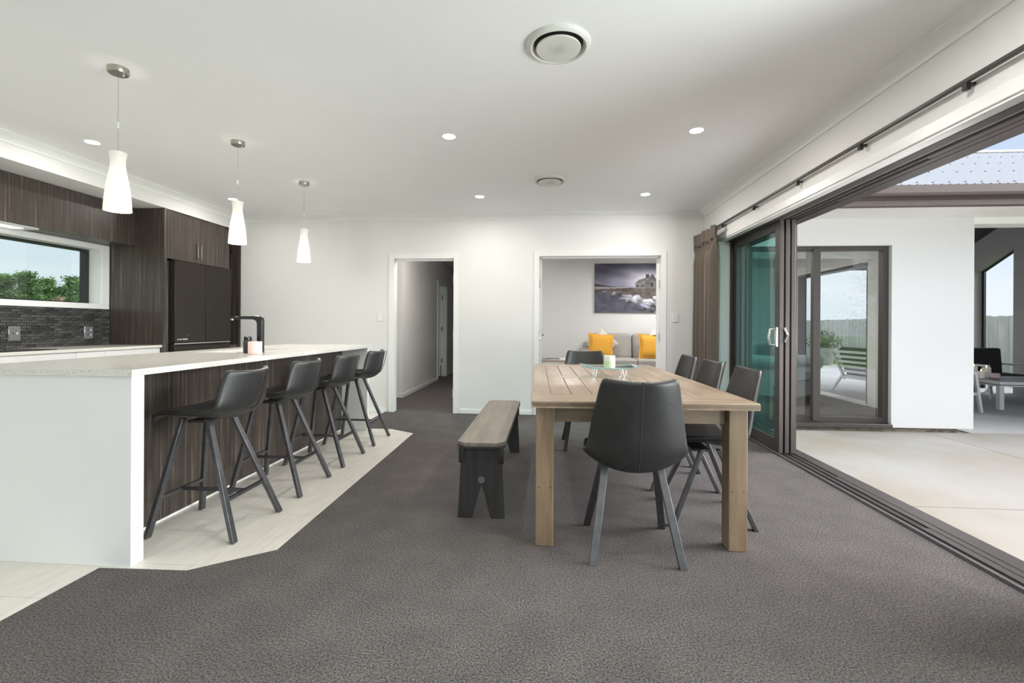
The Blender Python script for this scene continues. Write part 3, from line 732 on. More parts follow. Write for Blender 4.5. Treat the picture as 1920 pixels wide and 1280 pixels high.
outdoor_seat('outdoor_armchair', 'outdoor armchair with a charcoal back cushion beyond the candle table', (7.74, 8.72, GZ), math.radians(183), .76, rec=5)
outdoor_seat('outdoor_chair', 'outdoor chair mostly hidden behind the white wing wall, pale slanted leg showing', (5.73, 7.35, GZ), math.radians(-94), .62)
ct = thing('outdoor_coffee_table', 'low pale framed outdoor table carrying lit candles', 'table', (6.55, 7.28, GZ))
TX, TY = 1.3, .92
B(0, TX, 0, TY, .352, .362).build('table_top', 'outdoor_alu_grey', ct)
for a in ((0, TX, 0, .06), (0, TX, TY - .06, TY)): B(a[0], a[1], a[2], a[3], .335, .40).build('frame_rail', 'outdoor_alu', ct)
for a in ((0, .06, .06, TY - .06), (TX - .06, TX, .06, TY - .06)): B(a[0], a[1], a[2], a[3], .335, .40).build('frame_rail', 'outdoor_alu', ct)
for k in range(12): B(.06, TX - .06, .065 + k * .0665, .065 + k * .0665 + .06, .362, .398).build('slat', 'outdoor_alu_grey', ct)
for x in (0, TX - .06):
    for y in (0, TY - .06): B(x, x + .06, y, y + .06, 0, .335).build('leg', 'outdoor_alu', ct)
def pillar_candle(label, x, y, z, r, h, lit=True, m='wax_white', group='candles on the outdoor table'):
    t = thing('candle', label, 'candle', (x, y, z), group=group)
    MB().lathe([(r, 0), (r, h), (r * .86, h), (r * .8, h - .012), (0.002, h - .014)], 20).build('wax', m, t, smooth=True)
    MB().tube([(0, 0, h - .014), (0, 0, h + .008)], .0015, 5).build('wick', 'black_matte', t)
    if lit: MB().lathe([(.002, 0), (.008, .008), (.006, .02), (.001, .034)], 8, (0, 0, h + .004)).build('flame', 'flame', t, smooth=True)
    return t
cz = GZ + .40
pillar_candle('lit cream candle nearest the viewer on the outdoor table', 6.78, 7.84, cz, .058, .105)
pillar_candle('taller lit cream candle at the right of the outdoor candles', 7.05, 8.06, cz, .055, .15)
pillar_candle('lit cream candle half hidden by the white wall corner', 6.86, 8.06, cz, .045, .165)
pillar_candle('unlit cream candle in the middle of the outdoor candles', 6.955, 7.98, cz, .045, .125, False)
jr = thing('candle_tin', 'pinkish candle tin with a dark round label on the outdoor table', 'candle', (6.85, 7.76, cz))
MB().lathe([(.044, 0), (.046, .01), (.046, .095), (.04, .10), (.004, .094)], 20).build('tin', 'tin_pink', jr, smooth=True)
MB().lathe([(.026, 0), (.026, .003)], 16).build('label_disc', 'tin_brown', jr)
jr.children[-1].rotation_euler = (PI / 2, 0, .72); jr.children[-1].location = (-.030, -.0355, .050)
pillar_candle('small brown glass candle at the left of the outdoor candles', 6.70, 7.86, cz, .030, .055, False, 'tin_brown')

# ================================================================== KITCHEN
# --- island
IX0, IX1, IY0, IY1 = -2.82, -1.90, 2.02, 4.91
isl = thing('kitchen_island', 'long island with white end panels and dark striped laminate sides', 'kitchen island', (0, 0, 0))
B(IX0, IX1 - .015, IY0, IY0 + .036, 0, .885).build('end_panel', 'white_gloss', isl, bevel=.0015)
B(IX0 + .1, IX1 - .018, IY0 + .037, IY0 + .072, 0, .885).build('end_panel', 'white_gloss', isl, bevel=.0015)
B(IX0, IX1 - .015, IY1 - .05, IY1, 0, .885).build('end_panel', 'white_gloss', isl, bevel=.0015)
B(-2.215, -2.195, IY0 + .072, IY1 - .05, .012, .885).build('back_panel', 'laminate', isl)
B(-2.78, -2.215, IY0 + .05, IY1 - .05, .0, .885 - .23).build('body', 'white_gloss', isl)
B(-2.198, -2.190, IY0 + .072, IY1 - .05, 0, .012).build('kick_strip', 'trim_white', isl)
SX0, SX1, SY0, SY1 = -2.64, -2.27, 3.30, 3.95
wt = thing('island_worktop', 'pale speckled stone worktop on the island', 'worktop', (0, 0, 0))
z0, z1 = .885, .915
wm = MB()
xs = [IX0 - .02, SX0, SX1, IX1 + .005]; ys = [IY0 - .02, SY0, SY1, IY1 + .02]
for i in range(3):
    for j in range(3):
        if i == 1 and j == 1: continue
        wm.box(xs[i], xs[i + 1], ys[j], ys[j + 1], z0, z1)
wm.build('stone_top', 'stone', wt)
spk = MB(); rng = random.Random(9)
for i in range(420):
    x, y, s_ = rng.uniform(IX0, IX1), rng.uniform(IY0, IY1), rng.uniform(.0012, .0028)
    if SX0 - .01 < x < SX1 + .01 and SY0 - .01 < y < SY1 + .01: continue
    spk.box(x - s_, x + s_, y - s_, y + s_, z1 - .001, z1 + .0002)
for i in range(160):
    x, z, s_ = rng.uniform(IX0, IX1), rng.uniform(z0 + .004, z1 - .004), rng.uniform(.0008, .002)
    spk.box(x - s_, x + s_, IY0 - .0202, IY0 - .019, z - s_, z + s_)
for i in range(260):
    y, z, s_ = rng.uniform(IY0, IY1), rng.uniform(z0 + .004, z1 - .004), rng.uniform(.0008, .002)
    spk.box(IX1 + .004, IX1 + .0052, y - s_, y + s_, z - s_, z + s_)
mat('speck', (0.36, 0.32, 0.27), 0.3, var=.3)
o = spk.build('stone_specks', 'speck', wt); o['kind'] = 'stuff'
sk = thing('sink', 'undermount sink let into the island worktop', 'sink', (0, 0, 0))
MB().box(SX0 - .004, SX1 + .004, SY0 - .004, SY1 + .004, .70, .705).box(SX0 - .004, SX0, SY0, SY1, .70, .884).box(SX1, SX1 + .004, SY0, SY1, .70, .884).box(SX0, SX1, SY0 - .004, SY0, .70, .884).box(SX0, SX1, SY1, SY1 + .004, .70, .884).build('bowl', 'steel_sink', sk)
MB().lathe([(.04, 0), (.04, .004), (.01, .002)], 16, (-2.45, 3.62, .705)).build('drain', 'chrome', sk)
tp = thing('kitchen_tap', 'tall black square spout tap on the island', 'tap', (-2.15, 3.36, .915))
MB().lathe([(.026, 0), (.026, .012), (.021, .014), (.021, .02)], 20).build('base', 'black_gloss', tp, smooth=True)
body = MB().prism([(-.020, 0.012), (.020, 0.012), (.020, .24), (.014, .268), (-.004, .275), (-.22, .272), (-.24, .262), (-.24, .252), (-.05, .248), (-.03, .238), (-.022, .22)], 'Y', -.018, .018)
body.build('spout', 'black_gloss', tp, bevel=.005, seg=3)
MB().lathe([(.010, 0), (.010, -.012)], 12, (-.225, 0, .254)).build('aerator', 'chrome', tp)
MB().box(-.012, .012, -.024, -.018, .06, .12).build('lever', 'black_gloss', tp, bevel=.002)
cn = thing('jar_candle', 'pink wax jar candle on the island beside the tap', 'candle', (-2.06, 3.156, .9155))
MB().lathe([(.043, 0), (.045, .004), (.045, .09), (.042, .09), (.041, .075), (.002, .074)], 28).build('jar', 'wax_pink', cn, smooth=True)
MB().tube([(0, 0, .074), (0, 0, .083)], .0015, 5).build('wick', 'black_matte', cn)
sb = thing('soap_bottle', 'dark pump soap bottle behind the pink candle', 'bottle', (-2.19, 3.27, .9155))
MB().lathe([(.028, 0), (.03, .004), (.03, .088), (.024, .097), (.012, .10)], 20).build('bottle_body', 'black_matte', sb, smooth=True)
MB().lathe([(.026, .095), (.026, .118), (.02, .122), (.004, .122)], 18).build('cap', 'black_gloss', sb, smooth=True)

# --- back bench run
cab = []
def drawer_unit(label, y0, y1):
    t = thing('drawer_cabinet', label, 'cabinet', (0, 0, 0), group='white cabinets along the kitchen window')
    B(XL + .03, -4.135, y0, y1, .12, .877).build('body', 'white_gloss', t)
    B(XL + .03, -4.19, y0, y1, 0, .12).build('kickboard', 'white_gloss', t)
    for a, b in ((.125, .42), (.424, .68), (.684, .872)):
        B(-4.134, -4.115, y0 + .0015, y1 - .0015, a, b).build('drawer_front', 'white_gloss', t, bevel=.001)
drawer_unit('white drawer cabinet nearest the tall fridge panel', 4.06, 4.68)
drawer_unit('narrow white drawer cabinet second from the fridge panel', 3.79, 4.06)
drawer_unit('white drawer cabinet third from the fridge panel', 3.0, 3.79)
drawer_unit('white drawer cabinet farthest from the fridge panel', 2.1, 3.0)
tag(B(XL, -4.09, 2.0, 4.68, .877, .903).build('bench_worktop', 'stone', bevel=.002), 'pale stone worktop under the kitchen window', 'worktop')
hob = thing('hob', 'black glass hob set on the bench at the left edge', 'hob', (-4.38, 3.25, .9035))
B(-.25, .25, -.40, .40, 0, .006).build('glass_top', 'black_gloss', hob, bevel=.002)
for x, y, r in ((-.11, -.2, .09), (.11, -.2, .07), (-.11, .2, .07), (.11, .2, .10)):
    MB().lathe([(r, .006), (r, .0065), (r - .004, .0065), (r - .004, .006)], 28, (x, y, 0), caps=(False, False)).build('cooking_zone', 'plate_grey', hob)

# --- splashback of small brick tiles
sbk = tag(B(XL, XL + .006, 2.1, 4.675, .903, 1.28).build('wall_splashback', 'splash_grout'), 'dark glittering mosaic brick splashback below the window', 'splashback', **ST)
tl = []
rng = random.Random(4)
for k in range(4):
    b_ = MB().box(-.003, .004, .002, .078, .0018, .0232).build('mosaic_tile', 'splash', bevel=.0015, seg=1); tl.append(b_)
rows = 15
cnt = 0
for r_ in range(rows):
    z = .9045 + r_ * .025
    y = 3.40 + (.04 if r_ % 2 else 0)
    while y < 4.66:
        o = tl[cnt % 4] if cnt < 4 else tl[cnt % 4].copy()
        if cnt >= 4: C.objects.link(o)
        o.parent = sbk; o.location = (XL + .006 + rng.uniform(0, .0012), y, z); o.rotation_euler = (0, rng.uniform(-.03, .03), rng.uniform(-.02, .02))
        y += .08; cnt += 1
        if cnt >= 296: break
    if cnt >= 296: break
def socket_plate(name, label, y, w_, m, sw, group=None, wallx=XL + .012, h_=.12):
    t = thing(name, label, 'socket', (wallx, y, 1.036), group=group)
    B(0, .010, -w_ / 2, w_ / 2, -h_ / 2, h_ / 2).build('cover_plate', m, t, bevel=.004)
    B(-.002, .0045, -w_ / 2 - .003, w_ / 2 + .003, -h_ / 2 - .003, h_ / 2 + .003).build('rim', 'chrome', t, bevel=.002)
    for z in sw:
        B(.010, .0125, .010, .02, z - .008, z + .008).build('switch', 'plate_white', t); B(.010, .0105, -.02, -.008, z - .006, z + .006).build('pin_slot', 'black_matte', t)
socket_plate('power_socket', 'grey isolator plate on the splashback near the hob', 3.782, .085, 'plate_grey', (0,))
socket_plate('power_socket', 'grey double power socket on the splashback near the fridge panel', 4.452, .085, 'plate_grey', (-.026, .026))

# --- overhead cabinets with rangehood light
oh = thing('overhead_cabinet', 'dark striped overhead cabinet run above the kitchen window', 'cabinet', (0, 0, 0))
B(XL + .002, -4.42, 2.0, 4.676, 1.962, 2.364).build('body', 'laminate', oh)
for a, b in ((2.0, 2.9), (2.902, 3.78), (3.782, 4.674)): B(-4.419, -4.400, a, b, 1.957, 2.362).build('cabinet_door', 'laminate', oh)
B(XL + .03, -4.45, 2.8, 3.77, 1.944, 1.961).build('hood_panel', 'white_gloss', oh, bevel=.002)
B(XL + .10, -4.50, 2.9, 3.69, 1.941, 1.944).build('hood_light', 'hood_led', oh)
lamp('AREA', 'hood_lamp', (-4.55, 3.3, 1.935), 2.0, (1, .96, .88), .3, parent=oh)

# --- tall fridge surround
tl_ = thing('fridge_surround', 'tall dark striped cabinet surround enclosing the fridge', 'cabinet', (0, 0, 0))
B(XL + .002, -4.072, 4.682, 4.715, 0, 2.364).build('side_panel', 'laminate', tl_)
B(XL + .002, -4.072, 5.665, 5.69, 0, 2.364).build('side_panel', 'laminate', tl_)
B(XL + .002, -4.09, 4.715, 5.665, 1.85, 2.364).build('top_box', 'laminate', tl_)
for a, b, hy in ((4.716, 5.146, 5.120), (5.149, 5.664, 5.172)):
    d = B(-4.089, -4.070, a, b, 1.833, 2.346).build('cabinet_door', 'laminate', tl_)
    MB().box(-4.045, -4.035, hy - .005, hy + .005, 1.885, 2.052).box(-4.070, -4.035, hy - .005, hy + .005, 1.885, 1.895).box(-4.070, -4.035, hy - .005, hy + .005, 2.042, 2.052).build('bar_handle', 'brushed_nickel', d, bevel=.0015)
B(XL + .002, -4.09, 5.69, 5.90, 0.0, .86).build('base_box', 'laminate', tl_)
B(XL + .002, -4.072, 5.905, 5.928, 0, 2.364).build('end_panel', 'laminate', tl_)
B(XL + .002, XL + .02, 5.69, 5.905, .86, 2.364).build('back_panel', 'laminate', tl_)
B(XL + .02, -4.072, 5.69, 5.905, 2.33, 2.364).build('top_panel', 'laminate', tl_)
for z in (1.17, 1.49, 1.81, 2.09):
    s_ = B(XL + .02, -4.16, 5.692, 5.903, z, z + .008).build('glass_shelf', 'jar_clear', tl_)
    MB().tube([(-4.19, 5.893, z - .006), (-4.19, 5.906, z - .006)], .008, 8).build('shelf_pin', 'chrome', s_)
fr = thing('fridge', 'black french door fridge between the dark cabinet panels', 'fridge', (0, 0, 0))
B(XL + .03, -4.10, 4.755, 5.655, .02, 1.81).build('body', 'fridge_side', fr, bevel=.004)
for a, b in ((4.765, 5.222), (5.228, 5.690 - .03)):
    B(-4.095, -4.020, a, b, .920, 1.818).build('fridge_door', 'fridge_skin', fr, bevel=.006)
B(-4.095, -4.024, 4.765, 5.66, .905, .915).build('chrome_strip', 'chrome', fr)
for a, b in ((.50, .885), (.06, .49)): B(-4.095, -4.022, 4.765, 5.66, a, b).build('freezer_drawer', 'fridge_skin', fr, bevel=.005)
B(-4.095, -4.06, 4.765, 5.66, .885, .905).build('grip_recess', 'black_matte', fr)
mk = MB(); X0 = -4.0198
def ppoly(pts): mk.prism(pts, 'X', X0 - .001, X0 + .0006)
def para(y, z, w_, h_, sl=.3): ppoly([(y, z), (y + w_, z), (y + w_ + sl * h_, z + h_), (y + sl * h_, z + h_)])
ppoly([(4.795, .950), (4.803, .950), (4.807, .957), (4.799, .957)]); ppoly([(4.805, .950), (4.813, .950), (4.817, .957), (4.809, .957)]); ppoly([(4.801, .958), (4.807, .958), (4.809, .972), (4.803, .966)])
for q in range(6): para(4.820 + q * .0085, .951, .0055, .014)
for q in range(1): para(4.877, .951, .066, .014, 0)
mat('badge_silver', (.62, .60, .56), .35, .3)
mk.build('badge', 'badge_silver', fr)
MB().lathe([(.004, 0), (.004, .001)], 10).build('indicator', 'badge_silver', fr)
fr.children[-1].rotation_euler = (0, PI / 2, 0); fr.children[-1].location = (-4.0202, 4.96, 1.005)
# jars and bottles on the glass shelves
def jar(label, y, z, r, h, x=-4.22, lidm='black_matte', m='jar_clear'):
    t = thing('glass_jar', label, 'jar', (x, y, z + .0085), group='jars on the shelf beside the fridge')
    MB().lathe([(r * .9, 0), (r, .01), (r, h * .75), (r * .6, h * .9), (r * .6, h)], 16).build('glass_body', m, t, smooth=True)
    MB().lathe([(r * .65, h), (r * .65, h + .02), (.004, h + .02)], 14).build('lid', lidm, t, smooth=True)
jar('clear bottle on the top shelf beside the fridge', 5.78, 2.09, .035, .20)
jar('dark lidded jar on the second shelf beside the fridge', 5.76, 1.81, .06, .12)
jar('clear jar at the front of the second shelf beside the fridge', 5.80, 1.81, .045, .11, -4.33, 'chrome')
jar('clear storage jar deep on the third shelf beside the fridge', 5.76, 1.49, .05, .14, -4.30, 'chrome')
jar('small jar on the lowest glass shelf beside the fridge', 5.75, 1.17, .03, .06, -4.26, 'chrome')

# ================================================================== SEATS
def shell(st, nu=14):
    def fn(u, v):
        k = v * (len(st) - 1); i = min(int(k), len(st) - 2); f = k - i
        a = [st[i][q] * (1 - f) + st[i + 1][q] * f for q in range(5)]
        x = (u * 2 - 1); e = abs(x) ** 2.2
        return (x * a[2], a[0] + a[4] * e, a[1] + a[3] * e)
    mb = MB().grid(fn, nu, len(st) - 1)
    return mb
def make_shell(name, st, parent, thick=.032):
    o = shell(st).build(name, 'leather', parent, smooth=True, fix=False)
    s_ = o.modifiers.new('solid', 'SOLIDIFY'); s_.thickness = thick; s_.offset = -1.0; s_.use_even_offset = False
    sb_ = o.modifiers.new('sub', 'SUBSURF'); sb_.levels = 2; sb_.render_levels = 2
    return o
def seam_pts(st, i0, off):
    pts = []
    for i in range(i0, len(st)):
        a, b = st[max(i - 1, 0)], st[min(i + 1, len(st) - 1)]
        t_ = Vector((0, b[0] - a[0], b[1] - a[1])).normalized(); n = Vector((0, -t_.z, t_.y))
        if n.y > 0 and i > i0 + 2: n = -n
        pts.append(Vector((0, st[i][0], st[i][1])) + n * off * 0 + Vector((0, t_.z * -off, t_.y * off * -1)))
    return pts
DST = [(.250, .430, .17, .000, -.05), (.238, .455, .205, .006, -.03), (.16, .462, .235, .022, -.005), (.05, .450, .252, .045, 0), (-.06, .425, .260, .082, 0), (-.14, .412, .262, .105, .01),
       (-.202, .432, .255, .098, .035), (-.236, .515, .244, .042, .055), (-.252, .620, .232, .006, .060), (-.272, .710, .217, .0, .062), (-.292, .800, .199, .004, .056), (-.305, .855, .186, .012, .05), (-.308, .873, .172, .016, .045)]
SST = [(.268, .606, .15, .0, -.05), (.255, .630, .185, .004, -.03), (.14, .638, .210, .014, 0), (.01, .618, .220, .034, 0), (-.09, .606, .226, .055, .0), (-.155, .615, .226, .060, .02),
       (-.205, .660, .220, .036, .05), (-.228, .730, .212, .012, .075), (-.243, .800, .202, .006, .082), (-.254, .855, .190, .010, .078), (-.257, .874, .176, .014, .07)]
def dining_chair():
    t = thing('dining_chair', 'x', 'chair')
    make_shell('seat_shell', DST, t, .036)
    pts = seam_pts(DST, 4, .034)
    MB().tube(pts, .0035, 6).build('seam', 'leather', t, smooth=True)
    for sx in (-1, 1):
        MB().bar((sx * .208, -.222, 0), (sx * .135, -.045, .425), .022, .036, up=(1, 0, 0), cut=True).build('leg', 'gunmetal', t, bevel=.002)
        MB().bar((sx * .208, .222, 0), (sx * .135, .045, .425), .022, .036, up=(1, 0, 0), cut=True).build('leg', 'gunmetal', t, bevel=.002)
    MB().box(-.12, .12, .0, .10, .405, .418).build('mount_plate', 'gunmetal', t)
    return t
ch = dining_chair()
GD = 'dining chairs around the wooden table'
ch.location = (.432, 2.443, 0); ch.rotation_euler = (0, 0, math.radians(-1)); ch['group'] = GD
ch['label'] = 'dark leather dining chair at the near end of the table, its back to the viewer'
for (x, y, a, lab) in ((.375, 4.45, 180, 'dark leather dining chair at the far end of the table'),
                       (.945, 2.895, 90 - 3, 'dark leather dining chair on the patio side of the table, nearest the viewer'),
                       (.945, 3.475, 90, 'dark leather dining chair in the middle of the patio side'),
                       (.945, 4.05, 90, 'dark leather dining chair on the patio side, nearest the curtain')):
    dup(ch, (x, y, 0), math.radians(a), lab, GD)
def bar_stool():
    t = thing('bar_stool', 'x', 'stool')
    make_shell('seat_shell', SST, t, .030)
    MB().tube(seam_pts(SST, 4, .032), .003, 6).build('seam', 'leather_seam', t, smooth=True)
    for sx in (-1, 1):
        MB().bar((sx * .205, -.245, 0.004), (sx * .092, -.018, .615), .022, .034, up=(1, 0, 0), cut=True).build('leg', 'gunmetal', t, bevel=.002)
        MB().bar((sx * .195, .240, 0.004), (sx * .092, .128, .615), .022, .034, up=(1, 0, 0), cut=True).build('leg', 'gunmetal', t, bevel=.002)
    f = .2 / .6
    yr, yf = -.245 + .235 * f, .240 - .105 * f; xr, xf = .205 - .11 * f, .195 - .10 * f
    MB().bar((-xr, yr, .2), (xr, yr, .2), .022, .016).build('footrest', 'gunmetal', t)
    MB().bar((-xf, yf, .2), (xf, yf, .2), .022, .016).build('footrest', 'gunmetal', t)
    MB().bar((0, yr, .2), (0, yf, .2), .020, .016).build('stretcher', 'gunmetal', t)
    MB().box(-.07, .07, .02, .12, .585, .598).build('mount_plate', 'gunmetal', t)
    return t
stl = bar_stool(); GS = 'bar stools along the island'
for i, (y, lab) in enumerate(((2.49, 'dark leather bar stool nearest the viewer at the island'), (3.135, 'dark leather bar stool second from the viewer at the island'),
                              (3.78, 'dark leather bar stool third from the viewer at the island'), (4.437, 'dark leather bar stool farthest from the viewer, nearest the hall doorway'))):
    if i == 0: stl.location = (-1.845, y, 0); stl.rotation_euler = (0, 0, PI / 2); stl['label'] = lab; stl['group'] = GS
    else: dup(stl, (-1.845, y, 0), PI / 2, lab, GS)

# ================================================================== DINING TABLE
tb = thing('dining_table', 'weathered timber dining table with square legs', 'table', (.452, 3.455, 0), math.radians(1.2))
W2, L2, TT = .552, 1.135, .757
B(-W2, W2, -L2, L2, .722, .748).build('top_base', 'table_wood', tb)
bw = .10; eb = .235
B(-W2, W2, -L2, -L2 + eb, .724, TT).build('breadboard', 'table_wood_cross', tb, bevel=.004)
B(-W2, W2, L2 - eb, L2, .724, TT).build('breadboard', 'table_wood_cross', tb, bevel=.004)
B(-W2, -W2 + bw, -L2 + eb + .001, L2 - eb - .001, .724, TT).build('edge_board', 'table_wood', tb, bevel=.003)
B(W2 - bw, W2, -L2 + eb + .001, L2 - eb - .001, .724, TT).build('edge_board', 'table_wood', tb, bevel=.003)
B(-W2 + bw + .001, W2 - bw - .001, -.055, .055, .724, TT).build('cross_board', 'table_wood_cross', tb, bevel=.003)
pwid = (2 * (W2 - bw)) / 8
pk = B(.0018, pwid - .0018, .0018, (L2 - eb - .055) - .0018, -.03, 0).build('plank', 'table_wood', tb, bevel=.003)
first = True
for y in (-L2 + eb, .055):
    for i in range(8):
        o = pk if first else pk.copy()
        if not first: C.objects.link(o)
        first = False
        o.parent = tb; o.location = (-W2 + bw + i * pwid, y, TT)
lg = .092
for sx in (-1, 1):
    for sy in (-1, 1):
        cx, cy = sx * (W2 - .022 - lg / 2), sy * (L2 - .085 - lg / 2)
        l_ = B(-lg / 2, lg / 2, -lg / 2, lg / 2, 0, .722).build('leg', 'table_leg_wood', tb, bevel=.004); l_.location = (cx, cy, 0)
        if sy < 0:
            for x in (-.028, .028):
                d_ = MB().lathe([(.0035, 0), (.0035, .001)], 8).build('plug_hole', 'black_matte', l_); d_.rotation_euler = (PI / 2, 0, 0); d_.location = (x, -lg / 2 + .0004, .30)
for sy in (-1, 1):
    B(-W2 + .12, W2 - .12, sy * (L2 - .135) - .012, sy * (L2 - .135) + .012, .63, .722).build('apron', 'table_wood_cross', tb, bevel=.002)
for sx in (-1, 1):
    B(sx * (W2 - .07) - .012, sx * (W2 - .07) + .012, -L2 + .18, L2 - .18, .63, .722).build('apron', 'table_wood', tb, bevel=.002)
# glass tray with candle
tr = thing('glass_tray', 'clear glass tray on wire legs in the middle of the table', 'tray', (.452, 3.50, TT + .0005))
def tfn(u, v):
    x = (u - .5) * .40; y = (v - .5) * .26
    return (x, y, .058 + .20 * x * x * abs(x) * 12 + .10 * y * y)
g_ = MB().grid(tfn, 16, 8).build('glass_plate', 'tray_glass', tr, smooth=True, fix=False)
s_ = g_.modifiers.new('solid', 'SOLIDIFY'); s_.thickness = .006; s_.offset = 1
mat('tray_edge', (.25, .50, .46), .1)
er = [tfn(0, 0), tfn(.25, 0), tfn(.5, 0), tfn(.75, 0), tfn(1, 0), tfn(1, .5), tfn(1, 1), tfn(.75, 1), tfn(.5, 1), tfn(.25, 1), tfn(0, 1), tfn(0, .5), tfn(0, 0)]
MB().tube([Vector(p) + Vector((0, 0, .003)) for p in er], .0026, 5).build('glass_edge', 'tray_edge', tr)
for sx in (-1, 1):
    for sy in (-1, 1):
        x, y = sx * .105, sy * .085
        MB().tube([(x - .014, y, .058), (x - .003, y, .003), (x + .003, y, .003), (x + .014, y, .058)], .0025, 6).build('leg', 'chrome', tr, smooth=True)
tc_ = thing('table_candle', 'pale green jar candle standing on the glass tray', 'candle', (.455, 3.455, TT + .066))
MB().lathe([(.036, 0), (.040, .006), (.041, .09), (.038, .09), (.037, .072), (.002, .07)], 28).build('jar', 'jar_glass_milk', tc_, smooth=True)
MB().lathe([(.0375, .006), (.0412, .008), (.0414, .052), (.036, .052)], 28).build('wax', 'wax_green', tc_, smooth=True)
MB().tube([(0, 0, .07), (0, 0, .08)], .0015, 5).build('wick', 'black_matte', tc_)

# ================================================================== BENCH
bn = thing('wooden_bench', 'long weathered wooden bench with dark notched board legs', 'bench', (-.379, 3.44, 0))
bl, bh = .775, .142
c_ = .045
top = MB().prism([(-bh + c_, -bl), (bh - c_, -bl), (bh, -bl + c_), (bh, bl - c_), (bh - c_, bl), (-bh + c_, bl), (-bh, bl - c_), (-bh, -bl + c_)], 'Z', .428, .452)
top.build('seat_board', 'bench_wood', bn, bevel=.004)
MB().prism([(-bh + c_, -bl + .001), (bh - c_, -bl + .001), (bh - .001, -bl + c_), (bh - .001, bl - c_), (bh - c_, bl - .001), (-bh + c_, bl - .001), (-bh + .001, bl - c_), (-bh + .001, -bl + c_)], 'Z', .420, .430).build('seat_underside', 'bench_dark', bn)
for sy in (-1, 1):
    y = sy * .715
    poly = [(-.118, .422), (-.140, 0), (-.055, 0), (0, .20), (.055, 0), (.140, 0), (.118, .422)]
    l_ = MB().prism(poly, 'Y', -.016, .016).build('leg_board', 'bench_dark', bn, bevel=.002); l_.location = (0, y, 0)
    pg = MB().lathe([(.020, -.003), (.020, .003)], 18).build('peg', 'peg', l_); pg.rotation_euler = (PI / 2, 0, 0); pg.location = (0, sy * .0165, .225)
    for sx in (-1, 1):
        MB().prism([(y + sy * .020 - .02, .422), (y + sy * .020 + .02, .422), (y + sy * .020 + .02, .34), (y + sy * .02 + .008, .325), (y + sy * .020 - .008, .325), (y + sy * .020 - .02, .34)], 'X', sx * .118 - .014, sx * .118 + .014).build('corner_cleat', 'bench_dark', bn, bevel=.003)
MB().tube([(0, -.70, .225), (0, .70, .225)], .017, 12).build('stretcher', 'bench_dark', bn, smooth=True)

# ================================================================== LIGHTS AND CEILING FITTINGS
WARM = (1.0, .965, .91)
def pendant(label, x, y):
    t = thing('pendant_lamp', label, 'pendant lamp', (x, y, CZ), group='glass pendants above the island')
    MB().lathe([(.050, 0), (.050, -.026), (.046, -.032), (.002, -.032)], 28).build('canopy', 'brushed_nickel', t, smooth=True)
    MB().lathe([(.006, -.032), (.006, -.046), (.002, -.048)], 8, (.03, 0, 0)).build('grub_screw', 'chrome', t)
    MB().tube([(0, 0, -.032), (0, 0, -.50)], .0022, 6).build('cord', 'chrome', t)
    MB().tube([(0, 0, -.30), (0, 0, -.335)], .005, 6).build('cord_grip', 'plate_white', t)
    prof = [(.042, -.470), (.038, -.490), (.0345, -.515), (.035, -.545), (.040, -.580), (.048, -.625), (.055, -.67), (.060, -.72), (.063, -.765), (.0645, -.795)]
    inner = [(r - .004, z) for r, z in prof[::-1]]
    MB().lathe(prof + inner, 32, caps=(False, False)).build('lamp_shade', 'shade', t, smooth=True)
    MB().lathe([(.020, -.485), (.020, -.53), (.006, -.54)], 14).build('lamp_holder', 'plate_white', t, smooth=True)
    lamp('POINT', 'pendant_bulb', (0, 0, -.80), 12.0, WARM, .05, parent=t)
pendant('white glass pendant lamp nearest the viewer above the island', -2.395, 2.432)
pendant('middle white glass pendant lamp above the island', -2.410, 3.465)
pendant('white glass pendant lamp farthest from the viewer above the island', -2.430, 4.495)
def downlight(label, x, y, group='recessed ceiling downlights', z=CZ, e=DOWN, size=.048):
    t = thing('downlight', label, 'downlight', (x, y, z), group=group)
    MB().lathe([(size + .008, 0), (size + .008, -.003), (size, -.004), (size, 0)], 24, caps=(False, False)).build('trim_ring', 'plate_white', t, smooth=True)
    MB().lathe([(size, -.002), (size, -.003)], 24).build('lens', 'led', t)
    lamp('AREA', 'downlight_lamp', (0, 0, -.012), e, WARM, .09, parent=t)
downlight('glowing downlight nearest the viewer, left of the round vents', -.745, 3.465)
downlight('glowing downlight nearest the viewer, toward the curtain track', 1.070, 3.470)
downlight('glowing downlight near the back wall above the hall doorway side', -.750, 5.100, e=DOWN * 1.25)
downlight('glowing downlight near the back wall above the lounge opening', 1.045, 5.110, e=DOWN * 1.25)
downlight('glowing downlight over the kitchen near the first pendant', -3.565, 3.402, e=DOWN * .65)
downlight('glowing downlight over the kitchen near the middle pendant', -3.568, 5.049, e=DOWN * .65)
for x, y, lab in ((-.745, 1.8, 'unseen added downlight above the viewer on the kitchen side'), (1.06, 1.8, 'unseen added downlight above the viewer on the patio side'),
                  (-.745, -.8, 'unseen added downlight behind the viewer on the kitchen side'), (1.06, -.8, 'unseen added downlight behind the viewer on the patio side')):
    downlight(lab, x, y, 'unseen downlights added to brighten the room', e=DOWN * (1.5 if x > 0 else .8))  # out of view downlights, added and powered to brighten the room
lamp('AREA', 'hall_fill', (-1.35, 6.5, 2.49), 13.0, WARM, .1)  # added fill light without a fitting, brightens the hall
